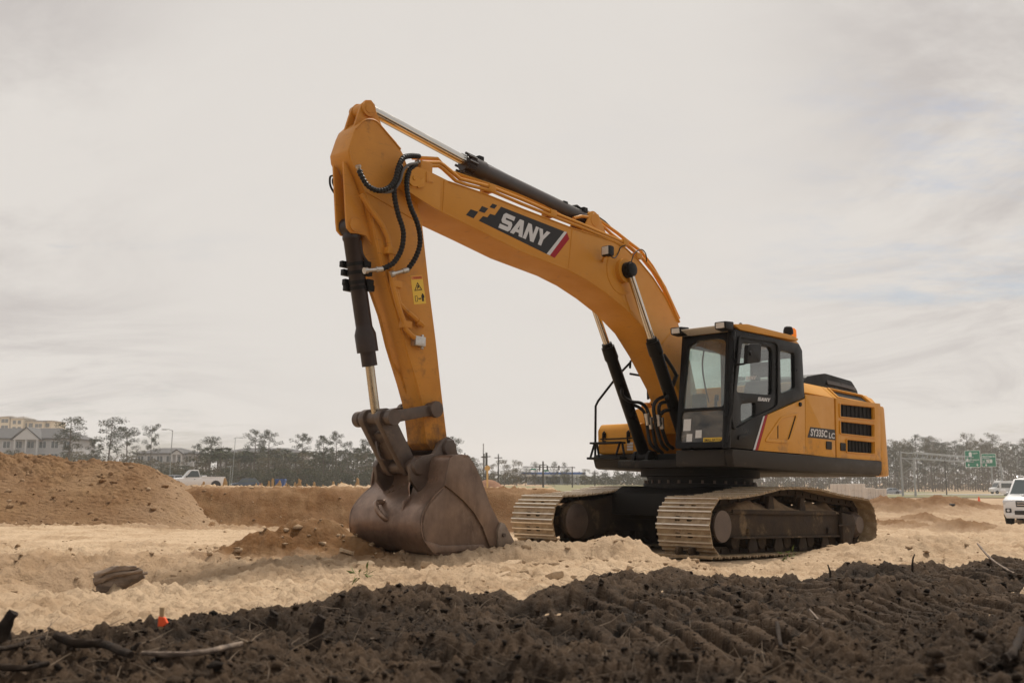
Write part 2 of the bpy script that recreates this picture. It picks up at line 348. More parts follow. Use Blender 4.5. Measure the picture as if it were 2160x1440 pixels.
# ------------------------------------------------------------------ the lie of the land
UH = UV[0][:2]/np.linalg.norm(UV[0][:2])
_cp = [(20, 39, -.62), tuple(gz(1950, 1080, -.5)), tuple(at(1905, 1047, 190)), tuple(at(2085, 1042, 240)), tuple(at(1900, 1034, 400)), tuple(at(2250, 1036, 400)), tuple(at(1650, 1033, 380)),
       tuple(at(415, 1031.5, 100)), tuple(at(600, 1030, 55)), tuple(at(300, 1030, 55)), tuple(at(100, 1027, 240)), tuple(at(600, 1027, 240)), tuple(at(950, 1024, 240)), tuple(at(1170, 1022, 300)), tuple(at(1350, 1024, 300)),
       tuple(at(450, 1031, 22.6)), tuple(at(700, 1031, 22.6)), tuple(at(1000, 1033, 22.6)), tuple(at(200, 1031, 23)), tuple(at(0, 1031, 23)), (30, 60, -.8), (4, 60, -.2), (0, 1000, -1.), (-900, 1200, -1.5), (900, 1200, -2.5)]
_cp = np.array(_cp)
def _lp(x, y): return np.arctan2(x, np.maximum(y, 1))*5, np.log(np.maximum(y, 1))*1.6
_cl = np.stack(_lp(_cp[:, 0], _cp[:, 1]), 1)
def far_z(x, y):
    a, b = _lp(x, y); n = 0; d = 0
    for (ca, cb), z in zip(_cl, _cp[:, 2]):
        w_ = 1/((a-ca)**2+(b-cb)**2+.004)**1.6; n = n+w_*z; d = d+w_
    return n/d
HEAPS = []                                           # x, y, height, radius across, radius along, sharpness
def heap(px, py, z, h_, rx, ry, k=1.0): p_ = gz(px, py, z); HEAPS.append((p_[0], p_[1], h_, rx, ry, k))
for a in ((935, 1184, .09, .40), (1010, 1182, .11, .50), (1100, 1180, .13, .50), (1190, 1178, .13, .45), (1285, 1176, .20, .34), (1350, 1176, .13, .34), (1420, 1184, .06, .4)): heap(a[0], a[1], .17, a[2], a[3], .42)
for a in ((520, 1188, .10, .4), (590, 1184, .16, .4), (655, 1181, .22, .38), (715, 1182, .19, .36), (775, 1186, .11, .34)): heap(a[0], a[1], .17, a[2], a[3], .40, .8)
for a in ((1780, 1175, .10, .6), (1880, 1172, .20, .8), (1990, 1170, .14, .8)): heap(a[0], a[1], .0, a[2], a[3], .7)
for a in ((1900, 1082, .75, 1.9, 1.6), (1990, 1074, .85, 1.2, 1.4), (1955, 1062, .8, 2.8, 2.2), (2040, 1064, .5, 2.0, 2.), (1860, 1072, .7, 1.5, 1.6), (1945, 1100, .40, 1.0, 1.2), (2040, 1114, .35, 1.2, 1.0), (1880, 1108, .35, .9, 1.0)): heap(a[0], a[1], -.5, a[2], a[3], a[4], .9)
heap(60, 1225, .17, .16, 1.0, .5); heap(330, 1215, .17, .10, .8, .4); heap(190, 1240, .17, -.28, .50, .40); heap(880, 1200, .17, -.10, .5, .25); heap(1150, 1135, .1, .10, .5, .5)
def sand_z(x, y, detail=True):
    s = (x-MO[0])*UH[0]+(y-MO[1])*UH[1]
    u_, v_ = s, -(x-MO[0])*UH[1]+(y-MO[1])*UH[0]
    pad = sst(4.2, 3.0, np.abs(u_))*sst(3.1, 2.1, np.abs(v_))
    near = .0303*np.clip(s, -14, 7)+.012-.045*pad
    L = sst(3.0, .8, x)
    wob = .35*pn(x*.5, y*.1+3, 5)
    t = L*sst(20.7+wob, 22.2+wob, y)+(1-L)*sst(17, 34, y)
    fz = far_z(x, y); z = near*(1-t)+fz*t
    for hx, hy, hh, rx, ry, k in HEAPS:
        dd_ = np.sqrt(((x-hx)/rx)**2+((y-hy)/ry)**2); z = z+hh*np.where(dd_ < 2.2, np.exp(-(dd_**(1.7*k))*1.1), 0)
    if not detail: return z
    yy = y
    bank = L*sst(20.6, 20.9, y)*sst(22.8, 22.2, y)
    smooth = L*sst(12.6, 13.3, y+.5*pn(x*.3, y*.3, 2)-.12*np.clip(x+4, 0, 9))*sst(19.2, 17.8, y+.5*pn(x*.3, y*.4, 3))          # graded strip
    fade = sst(160, 40, y)
    # keep the footprint under the tracks calm
    u_, v_ = s, -(x-MO[0])*UH[1]+(y-MO[1])*UH[0]
    foot = sst(3.0, 2.5, np.abs(u_))*sst(1.95, 1.75, np.abs(v_))
    rough = (1-.88*smooth)*(1-.7*bank)*(1-.85*foot)*(1-.55*pad)
    z = z+rough*fade*(.13*fbm(x, y, 1.7, 3, 11)+.17*(.6*fbm(x, y*1.3, .45, 4, 21, .62, billow=True)+.5*fbm(x, y, .3, 4, 25, .65))+.11*fbm(x, y, .14, 3, 31, .7))
    z = z+(1-L)*sst(14.5, 19, y)*sst(120, 60, y)*(1-foot)*(.26*fbm(x*.8, y*.55, .9, 5, 45, .62)+.14*fbm(x*.6, y*1.2, .5, 3, 47, .6, billow=True))
    z = z+fade*.03*fbm(x, y, .06, 2, 41)*(1-foot*.5)
    clump = L*sst(18.2, 19.0, y)*sst(21.0, 20.4, y)
    z = z+clump*.10*np.clip(fbm(x, y*.8, .35, 4, 51, billow=True)+.1, 0, 1)
    z = z+bank*.20*fbm(x*.8, y*1.5, .5, 5, 61, .68)+bank*.06*np.abs(pn(x*5+y*2, y*.8, 8))
    # wheel ruts running across the graded strip and the ground right of the machine
    rt = np.sin((y-.035*x*x*.2+.12*x)*5.2+1.2*pn(x*.2, y*.3, 9)); z = z+sst(.55, 1., rt)*.03*fade*(1-foot)*sst(12.5, 14, y)*(1-bank)
    return z

def sheet(name, X, Y, Z, m, smooth=True, attrs=None):
    nr, nc = X.shape; me = bpy.data.meshes.new(name); n = nr*nc
    me.vertices.add(n); me.vertices.foreach_set('co', np.stack([X, Y, Z], -1).astype(np.float32).ravel())
    idx = np.arange(n).reshape(nr, nc); f_ = np.stack([idx[:-1, :-1], idx[:-1, 1:], idx[1:, 1:], idx[1:, :-1]], -1).reshape(-1)
    nf = len(f_)//4; me.loops.add(nf*4); me.loops.foreach_set('vertex_index', f_.astype(np.int32)); me.polygons.add(nf)
    me.polygons.foreach_set('loop_start', np.arange(0, nf*4, 4, dtype=np.int32)); me.polygons.foreach_set('use_smooth', np.full(nf, smooth))
    for k, a in (attrs or {}).items():
        at_ = me.attributes.new(k, 'FLOAT', 'POINT'); at_.data.foreach_set('value', a.astype(np.float32).ravel())
    me.update(calc_edges=True); me.validate(); me.materials.append(MATS[m]); o = bpy.data.objects.new(name, me); COL.objects.link(o); return o
def earth(name, c0, c1, c2, speck, bump=.8, bs=16., dist=.05, rough=.95):
    """soil shader: attribute 'tone' mixes c0 to c1, blotches of c2, fine grain"""
    m = bpy.data.materials.new(name); m.use_nodes = True; nd, lk = m.node_tree.nodes, m.node_tree.links; b = nd['Principled BSDF']; b.inputs['Roughness'].default_value = rough; b.inputs['Specular IOR Level'].default_value = .2
    at_ = nd.new('ShaderNodeAttribute'); at_.attribute_name = 'tone'; tcn = nd.new('ShaderNodeTexCoord')
    def noise(sc, det=6, ro=.6):
        n_ = nd.new('ShaderNodeTexNoise'); n_.inputs['Scale'].default_value = sc; n_.inputs['Detail'].default_value = det; n_.inputs['Roughness'].default_value = ro; lk.new(tcn.outputs['Object'], n_.inputs['Vector']); return n_.outputs[0]
    def rng_(v_, a, b_, c=0., d=1.):
        r_ = nd.new('ShaderNodeMapRange'); r_.inputs[1].default_value = a; r_.inputs[2].default_value = b_; r_.inputs[3].default_value = c; r_.inputs[4].default_value = d; lk.new(v_, r_.inputs[0]); return r_.outputs[0]
    def mix(f_, a, b_):
        x_ = nd.new('ShaderNodeMix'); x_.data_type = 'RGBA'; lk.new(f_, x_.inputs[0])
        for i, c in ((6, a), (7, b_)):
            if isinstance(c, tuple): x_.inputs[i].default_value = (*c, 1)
            else: lk.new(c, x_.inputs[i])
        return x_.outputs[2]
    col = mix(at_.outputs['Fac'], c0, c1); col = mix(rng_(noise(1.3, 8, .68), .45, .72, 0, .75), col, c2); col = mix(rng_(noise(34, 3), .55, .75, 0, .6), col, speck)
    lk.new(col, b.inputs['Base Color'])
    bp = nd.new('ShaderNodeBump'); bp.inputs['Strength'].default_value = bump; bp.inputs['Distance'].default_value = dist; lk.new(noise(bs, 8, .7), bp.inputs['Height']); lk.new(bp.outputs[0], b.inputs['Normal'])
    MATS[name] = m; return m
earth('sand', (.500, .372, .248), (.148, .070, .024), (.27, .168, .086), (.185, .108, .052))
earth('dark_soil', (.0020, .0013, .0009), (.078, .050, .030), (.0065, .0042, .0027), (.050, .032, .020), .9, 34., .03)
earth('red_dirt', (.30, .17, .11), (.25, .14, .09), (.22, .12, .07), (.2, .11, .07))
mat('grass_ground', (.13, .125, .045), .95, col2=(.20, .17, .08), scale=.3, amt=.9)
mat('road_pale', (.34, .31, .27), .9, col2=(.28, .26, .23), scale=.2)
# rows of the ground sheet: coarse behind the camera, fine where the photograph looks, coarse again to the horizon
ys = np.concatenate([np.linspace(-60, 4.5, 16), 5*np.exp(np.arange(1, 500)*.00515), 5*np.exp(500*.00515)*np.exp(np.linspace(.02, 1, 70)**1.1*np.log(1000/65.6))])
cs = np.concatenate([[-5, -3, -2, -1.4], np.linspace(-1, 1, 780), [1.4, 2, 3, 5]])
Yg = np.repeat(ys[:, None], len(cs), 1); half = np.maximum(Yg, 0)*.60+3.5; Xg = cs[None]*half
Xg = Xg+np.where(np.abs(cs)[None] > 1.01, np.sign(cs)[None]*40, 0); Xg = np.clip(Xg, -640, 640)
Zg = sand_z(Xg, Yg)
Lm = sst(3.0, .8, Xg); bank_t = Lm*sst(20.5, 20.9, Yg)*sst(26, 22.6, Yg)
tone = np.clip(.10+.42*fbm(Xg, Yg, 2.2, 5, 71, .6)+.85*bank_t+.35*Lm*sst(18.5, 19.3, Yg)*sst(21, 20.4, Yg)+.25*sst(24, 60, Yg), 0, 1)
for hx, hy, hh, rx, ry, k in HEAPS[7:12]+HEAPS[15:23]:
    tone = np.clip(tone+.85*np.exp(-(((Xg-hx)/rx)**2+((Yg-hy)/ry)**2)*.7), 0, 1)
tone = np.clip(tone+.30*np.exp(-(((Xg+4.0)/1.6)**2+((Yg-8.6)/1.1)**2))-.15*Lm*sst(13, 13.6, Yg)*sst(18.6, 17.8, Yg), 0, 1)
tag(sheet('ground', Xg, Yg, Zg, 'sand', attrs={'tone': tone}), kind='structure')
def gnd(x, y): return float(sand_z(np.array([float(x)]), np.array([float(y)]), False)[0])
def gnd2(x, y): return float(sand_z(np.array([float(x)]), np.array([float(y)]))[0])

# spoil heap on the left: crest line with slopes at the angle of rest
crest = np.array([(-20, 25, 1.45), (-16, 24.8, 1.50), (-13.5, 24.4, 1.56), (-11.55, 24.0, 1.64), (-11.0, 24.1, 1.60), (-10.55, 24.2, 1.44), (-10.1, 24.2, 1.50), (-9.6, 24.1, 1.50), (-9.1, 24., 1.44), (-8.75, 23.9, 1.30), (-8.3, 23.6, 1.08)])
ci = np.linspace(0, len(crest)-1, 80); crest = np.stack([np.interp(ci, np.arange(len(crest)), crest[:, k]) for k in range(3)], 1); crest[:, 1] -= 1.45; crest[:, 0] *= .955
mx_, my_ = np.linspace(-20, -4.6, 520), np.concatenate([np.linspace(18.2, 23.2, 330), np.linspace(23.3, 28, 30)])
MX, MY = np.meshgrid(mx_, my_)
MXw, MYw = MX+.25*pn(MX*.9, MY*.9, 12), MY+.25*pn(MX*.9, MY*.9, 13)
mh = np.full(MX.shape, -9.)
for cx_, cy_, cz_ in crest: mh = np.maximum(mh, cz_-.505*np.sqrt((MXw-cx_)**2+(MYw-cy_)**2+.12)+.15)
up = sst(.2, 1.5, mh)
mh = mh+.10*fbm(MX, MY, 1.1, 4, 81)*up+.24*(fbm(MX, MY, .40, 5, 91, .6, billow=True)+.08)*(.3+.8*up)*sst(-.3, .5, pn(MX*.8, MY*.8, 4)+.35*up)+.06*fbm(MX, MY, .12, 3, 95, .65, billow=True)
tag(sheet('sand_mound', MX, MY, np.maximum(mh, -.6), 'sand', attrs={'tone': np.clip(.86-.30*sst(-8.2, -6.5, MX)+.3*fbm(MX, MY, 1.2, 4, 97), 0, 1)}), kind='structure')  # brown sand; the lit right shoulder is painted in as a paler tone

# dark topsoil in the foreground
edge_px = [(-500, 1362), (-200, 1350), (0, 1338), (200, 1325), (400, 1312), (520, 1290), (600, 1274), (680, 1268), (760, 1262), (850, 1240), (920, 1236), (1000, 1246), (1060, 1243), (1100, 1254), (1230, 1220), (1330, 1208), (1400, 1203), (1480, 1210), (1550, 1213), (1650, 1217), (1720, 1197), (1900, 1190), (2000, 1176), (2160, 1168), (2500, 1160), (3200, 1150)]
ep = np.array([gz(x, y+float(np.interp(x, [300, 600, 1100, 1500, 1800], [24, 20, 18, 12, 2])), .20)[:2] for x, y in edge_px])
def soil_edge(x): return np.interp(x, ep[:, 0], ep[:, 1])
dy_ = np.concatenate([np.linspace(-12, 2.2, 12), 2.5*np.exp(np.arange(0, 470)*.0036)]); dcs = np.concatenate([[-3, -2, -1.5], np.linspace(-1, 1, 840), [1.5, 2, 3]])
DY = np.repeat(dy_[:, None], len(dcs), 1); DX = dcs[None]*(np.maximum(DY, 0)*.58+1.6)
base = sand_z(DX, DY, False)
dist = soil_edge(DX)-DY+.28*fbm(DX, DY, .8, 4, 101)
inn = sst(-.15, 1.25, dist)
bill = .5*(.2-fbm(DX, DY, .62, 5, 111, .6, billow=True))+.9*fbm(DX, DY, .38, 5, 113, .62); fine = .55*(.3-fbm(DX, DY, .20, 4, 121, .65, billow=True))+.9*fbm(DX, DY, .11, 4, 123, .7)
# crawler tread printed into the soil: cleats across a band running away to the right
tp0, tp1 = gz(1250, 1432, .22)[:2], gz(2250, 1262, .22)[:2]; td = (tp1-tp0)/np.linalg.norm(tp1-tp0); tn = np.array([-td[1], td[0]])
def band(off, wid, ph):
    wx, wy = DX+.10*pn(DX*.8, DY*.8, 14), DY+.10*pn(DX*.8, DY*.8, 15)
    a = (wx-tp0[0])*td[0]+(wy-tp0[1])*td[1]; c = (wx-tp0[0])*tn[0]+(wy-tp0[1])*tn[1]-off
    m_ = sst(wid, wid*.8, np.abs(c))*sst(-.3, .5, a+1.2*pn(DX*.7, DY*.7, 16)); r_ = np.abs((((wx*.95+wy*.30)+ph)/.15) % 1-.5)*2
    return m_, sst(.38, .68, r_)
m1, c1_ = band(.0, .42, 0); m2, c2_ = band(.98, .42, .1); mk = np.maximum(m1, m2)*sst(-.45, .1, pn(DX*.9, DY*.9, 17)+.25)
press = m1*c1_+m2*c2_
hd = -.07+.15*inn+inn*(1-.88*mk)*(.17*bill+.095*fine)+inn*(1-.5*mk)*.05*fbm(DX, DY, .05, 3, 131, .75)+.22*inn*fbm(DX, DY, 1.3, 3, 141)
hd = hd+.062*mk*(press-.6)*inn+.05*inn*sst(.0, .35, dist)*sst(1.0, .4, dist)*np.clip(fbm(DX, DY, .4, 3, 151, billow=True)+.4, 0, 1)
hd = np.where(dist < -.2, -.3, hd)
tn_ = np.clip(.20+.14*bill/bill.std()+.19*fine/fine.std()+.50*fbm(DX, DY, 1.1, 4, 161)-.12*sst(1.2, .2, dist)+.30*mk*(press-.45)+.12*(DY < 4.5), 0, 1)  # tone follows the relief: dry tips paler, shade of the hollows painted in
tag(sheet('dark_soil', DX, DY, base+hd, 'dark_soil', attrs={'tone': tn_}), kind='structure')
def soil_z(x, y):
    i = int(np.clip(np.searchsorted(dy_, y), 1, len(dy_)-1)); j = int(np.clip(np.searchsorted(DX[i], x), 0, len(dcs)-1)); return float(max((base+hd)[i, j], gnd2(x, y)))

def soil_hit(px, py, sand=False):
    """where the line of sight through a photo pixel meets the near ground"""
    yy = np.linspace(2.6, 14, 900); d = ray(px, py); P3 = CAM[None]+d[None]*(yy/d[1])[:, None]; zs = sand_z(P3[:, 0], P3[:, 1])
    if not sand:
        i_ = np.clip(np.searchsorted(dy_, yy), 1, len(dy_)-1); j_ = np.clip(np.searchsorted(dcs, P3[:, 0]/(yy*.58+1.6)), 0, len(dcs)-1); zs = np.maximum(zs, np.where(yy < dy_[-1], (base+hd)[i_, j_], -9))
    k_ = np.nonzero(P3[:, 2] <= zs)[0]; k_ = k_[0] if len(k_) else len(yy)-1
    return P3[k_, 0], P3[k_, 1], zs[k_]
# loose clods, one mesh for each soil: far too many to count
def clods(name, pts, sizes, m, flat=.7, tone_=.3, sub=1):
    t = bmesh.new(); bmesh.ops.create_icosphere(t, subdivisions=sub, radius=1); v0 = np.array([v_.co[:] for v_ in t.verts]); f0 = np.array([[v_.index for v_ in f_.verts] for f_ in t.faces]); t.free()
    n = len(pts); nv = len(v0); V = np.repeat(v0[None], n, 0)
    V = V*(1+rng.uniform(-.42, .42, (n, nv, 1))); V = V*rng.uniform(.65, 1.35, (n, 1, 3))*np.array([1, 1, flat])
    an = rng.uniform(0, 6.28, n); c, s = np.cos(an)[:, None], np.sin(an)[:, None]; x, y = V[..., 0]*c-V[..., 1]*s, V[..., 0]*s+V[..., 1]*c
    V = np.stack([x, y, V[..., 2]], -1)*np.array(sizes)[:, None, None]+np.array(pts)[:, None, :]
    Fc = (f0[None]+(np.arange(n)*nv)[:, None, None]).reshape(-1, 3)
    me = bpy.data.meshes.new(name); me.vertices.add(n*nv); me.vertices.foreach_set('co', V.astype(np.float32).ravel()); me.loops.add(len(Fc)*3); me.loops.foreach_set('vertex_index', Fc.astype(np.int32).ravel()); me.polygons.add(len(Fc)); me.polygons.foreach_set('loop_start', np.arange(0, len(Fc)*3, 3, dtype=np.int32))
    a = me.attributes.new('tone', 'FLOAT', 'POINT'); a.data.foreach_set('value', np.repeat(np.clip(rng.normal(tone_, .2, n), .05, 1), nv).astype(np.float32))
    me.update(calc_edges=True); me.materials.append(MATS[m]); o = bpy.data.objects.new(name, me); COL.objects.link(o); return o
def clear_of_tracks(x, y):
    s, v_ = (x-MO[0])*UH[0]+(y-MO[1])*UH[1], -(x-MO[0])*UH[1]+(y-MO[1])*UH[0]
    return ~((np.abs(s) < 2.7) & (np.abs(v_) < 1.85))
n = 6500; y = 7.5*np.exp(rng.uniform(0, 1.25, n)); x = rng.uniform(-1, 1, n)*(y*.56+1); sz = .008*np.exp(rng.exponential(.55, n)); sz = np.minimum(sz, .034)*(.6+y/18)
nearh = np.zeros(n)
for hx, hy, hh, rx, ry, k in HEAPS[:12]: nearh = np.maximum(nearh, np.exp(-(((x-hx)/rx)**2+((y-hy)/ry)**2)))
keep = (y > soil_edge(x)-.2) & clear_of_tracks(x, y) & ((rng.random(n) < .45) | (nearh > .15)) & ~((x < 1) & (y > 14) & (y < 18.3) & (rng.random(n) < .92)); x, y, sz = x[keep], y[keep], sz[keep]*(1+.5*nearh[keep]); z = sand_z(x, y)-sz*.05
o = clods('sand_clods', np.stack([x, y, z], 1), sz, 'sand', .55, .1); tag(o, 'crumbled pale sand clods strewn round the excavator', 'clods', kind='stuff')
n = 420; x = rng.uniform(-13, -6.2, n); y = rng.uniform(19.0, 22.9, n); ix = np.clip(np.searchsorted(mx_, x), 0, len(mx_)-1); iy = np.clip(np.searchsorted(my_, y), 0, len(my_)-1); sz = np.minimum(.014*np.exp(rng.exponential(.6, n)), .07); z = mh[iy, ix]-sz*.1; k = z > .1
o = clods('mound_clods', np.stack([x, y, z], 1)[k], sz[k], 'sand', .8, .72); tag(o, 'brown sand lumps lying on the spoil mound', 'clods', kind='stuff')
n = 26000; y = 2.9*np.exp(rng.uniform(0, 1.35, n)); x = rng.uniform(-1, 1, n)*(y*.56+.6); dd_ = soil_edge(x)-y; k = (dd_ > -.1); x, y = x[k], y[k]; sz = np.minimum(.0042*np.exp(rng.exponential(.5, len(x))), .020)
i = np.clip(np.searchsorted(dy_, y), 1, len(dy_)-1); cc = x/(np.maximum(y, 0)*.58+1.6); j = np.clip(np.searchsorted(dcs, cc), 0, len(dcs)-1); z = (base+hd)[i, j]-sz*.1
o = clods('soil_clods', np.stack([x, y, z], 1), sz, 'dark_soil', .65, .50, 1); tag(o, 'crumbs and clods of dark topsoil in the foreground', 'clods', kind='stuff')
n = 600; y = 3.2*np.exp(rng.uniform(0, 1.25, n)); x = rng.uniform(-1, 1, n)*(y*.56+.6); k = (soil_edge(x)-y > .05); x, y = x[k], y[k]; sz = rng.uniform(.012, .030, len(x))
i = np.clip(np.searchsorted(dy_, y), 1, len(dy_)-1); j = np.clip(np.searchsorted(dcs, x/(np.maximum(y, 0)*.58+1.6)), 0, len(dcs)-1); z = (base+hd)[i, j]-sz*.1; k = (mk[i, j] < .4); x, y, z, sz = x[k], y[k], z[k], sz[k]
o = clods('soil_lumps', np.stack([x, y, z], 1), sz, 'dark_soil', .75, .42, 2); tag(o, 'larger jagged lumps of dark topsoil in the foreground', 'clods', kind='stuff')
# dry roots and straw mixed into the topsoil
mat('straw', (.20, .145, .095), .9, col2=(.085, .06, .042), scale=2.5, amt=.9)
n = 2600; y = 2.9*np.exp(rng.uniform(0, 1.2, n)); x = rng.uniform(-1, 1, n)*(y*.56+.6); k = soil_edge(x)-y > .0; x, y = x[k], y[k]; n = len(x)
i = np.clip(np.searchsorted(dy_, y), 1, len(dy_)-1); j = np.clip(np.searchsorted(dcs, x/(np.maximum(y, 0)*.58+1.6)), 0, len(dcs)-1); z = (base+hd)[i, j]
vs, fs = [], []
for k in range(n):
    Lk = rng.uniform(.04, .17); a = rng.uniform(0, 6.28); e = rng.uniform(-.1, .65); r_ = rng.uniform(.0010, .0026); p_ = np.array([x[k], y[k], z[k]-.004]); d_ = np.array([math.cos(a), math.sin(a), e])
    sd = np.array([-math.sin(a), math.cos(a), 0.])*r_; b_ = rng.normal(0, .25, 3); b0 = len(vs)
    for t in (0, .5, 1.):
        c = p_+d_*Lk*t+b_*Lk*t*t*np.array([1, 1, .4]); rr = 1-.6*t; vs += [c+sd*rr, c-sd*rr, c+np.array([0, 0, 1.8*r_*rr])]
    for t in (0, 3):
        for q_ in range(3): fs.append((b0+t+q_, b0+t+(q_+1) % 3, b0+t+3+(q_+1) % 3, b0+t+3+q_))
me = bpy.data.meshes.new('roots'); me.from_pydata([tuple(v_) for v_ in vs], [], fs); o = link('root_fibres', me, 'straw', None, 0); tag(o, 'dry root fibres and straw mixed into the dark topsoil', 'roots', kind='stuff')
# ------------------------------------------------------------------ the excavator (own frame: u forward, v to its left, w up)
ex = empty('excavator', MO)
ex.rotation_euler = Matrix(UV.T.tolist()).to_euler()
tag(ex, 'big yellow crawler excavator with black cab resting its bucket on the sand', 'excavator')
def P(name, bm, m, parent=None, smooth=40, bevel=0.):
    if isinstance(parent, float): parent, bevel = None, parent
    return finish(name, bm, m, parent or ex, smooth, bevel)

# crawler tracks -----------------------------------------------------
def track_path():
    top = [(2.05, .775), (1.77, .785), (1.3, .825), (.83, .885), (.5, .930), (0, .948), (-.5, .945), (-.86, .910), (-1.24, .875), (-1.62, .848), (-2.03, .83)]
    rear = [(-2.05+.40*math.cos(a), .415+.415*math.sin(a)) for a in [R(90+180*i/10) for i in range(1, 11)]]
    front = [(2.02+.375*math.cos(a), .387+.388*math.sin(a)) for a in [R(-90+180*i/10) for i in range(0, 10)]]
    pts = [Vector((a, 0, b)) for a, b in top+rear+front]; out = []
    n = len(pts)
    for i in range(n):
        for j in range(8):
            t = j/8; a, b, c, d = pts[i-1], pts[i], pts[(i+1) % n], pts[(i+2) % n]
            lin_ = b.lerp(c, t); cr = .5*((2*b)+(c-a)*t+(2*a-5*b+4*c-d)*t*t+(3*b-a-3*c+d)*t**3)
            out.append(lin_ if (b-c).length > 2 else cr)
    return out
TP = track_path()
def along(n):
    L = [0.]
    for i in range(len(TP)): L.append(L[-1]+(TP[(i+1) % len(TP)]-TP[i]).length)
    for k in range(n):
        s = L[-1]*k/n; i = 0
        while L[i+1] < s: i += 1
        a, b = TP[i], TP[(i+1) % len(TP)]; p = a.lerp(b, (s-L[i])/max(1e-6, L[i+1]-L[i]))
        d = (TP[(i+2) % len(TP)]-TP[i-1]).normalized(); yield p, d, L[-1]/n
NSHOE = 50
PITCHL = next(along(NSHOE))[2]
def shoe_mesh():
    bm = B(); hw, hp = .40, PITCHL*.5
    # base plate with two mud slots; local x along the chain, y across, z outwards
    slots = [rounded(rect(-.035, -.135, .035, -.045), .03, 3), rounded(rect(-.035, .045, .035, .135), .03, 3)]
    plate(bm, rect(-hp*.97, -hw, hp*.97, hw), slots, -.022, -.034, lambda a, b, d: (a, b, d))
    for x, hgt in ((-hp*.82, .0), (-.005, -.006), (hp*.70, .0)):
        prism(bm, [(x-.017, -.024), (x+.017, -.024), (x+.009, hgt), (x-.009, hgt)], -hw-.004, hw+.004)
    bmesh.ops.recalc_face_normals(bm, faces=bm.faces)
    me = bpy.data.meshes.new('track_shoe'); bm.to_mesh(me); bm.free()
    me.materials.append(MATS['shoe']); me.materials.append(MATS['shoe_wear'])
    for p_ in me.polygons:
        if p_.center.z > -.014 and abs(p_.normal.z) > .8: p_.material_index = 1
    return me
def link_mesh():
    bm = B()
    for s in (-1, 1): prism(bm, rounded(rect(-PITCHL*.58, -.13, PITCHL*.58, -.034), .045, 3), s*.10-.022, s*.10+.022)
    cyl(bm, (PITCHL*.5, -.14, -.082), (PITCHL*.5, .14, -.082), .028, n=10)
    bmesh.ops.recalc_face_normals(bm, faces=bm.faces)
    me = bpy.data.meshes.new('chain_link'); bm.to_mesh(me); bm.free(); me.materials.append(MATS['frame_mud']); return me
SHOE, LINK = shoe_mesh(), link_mesh()
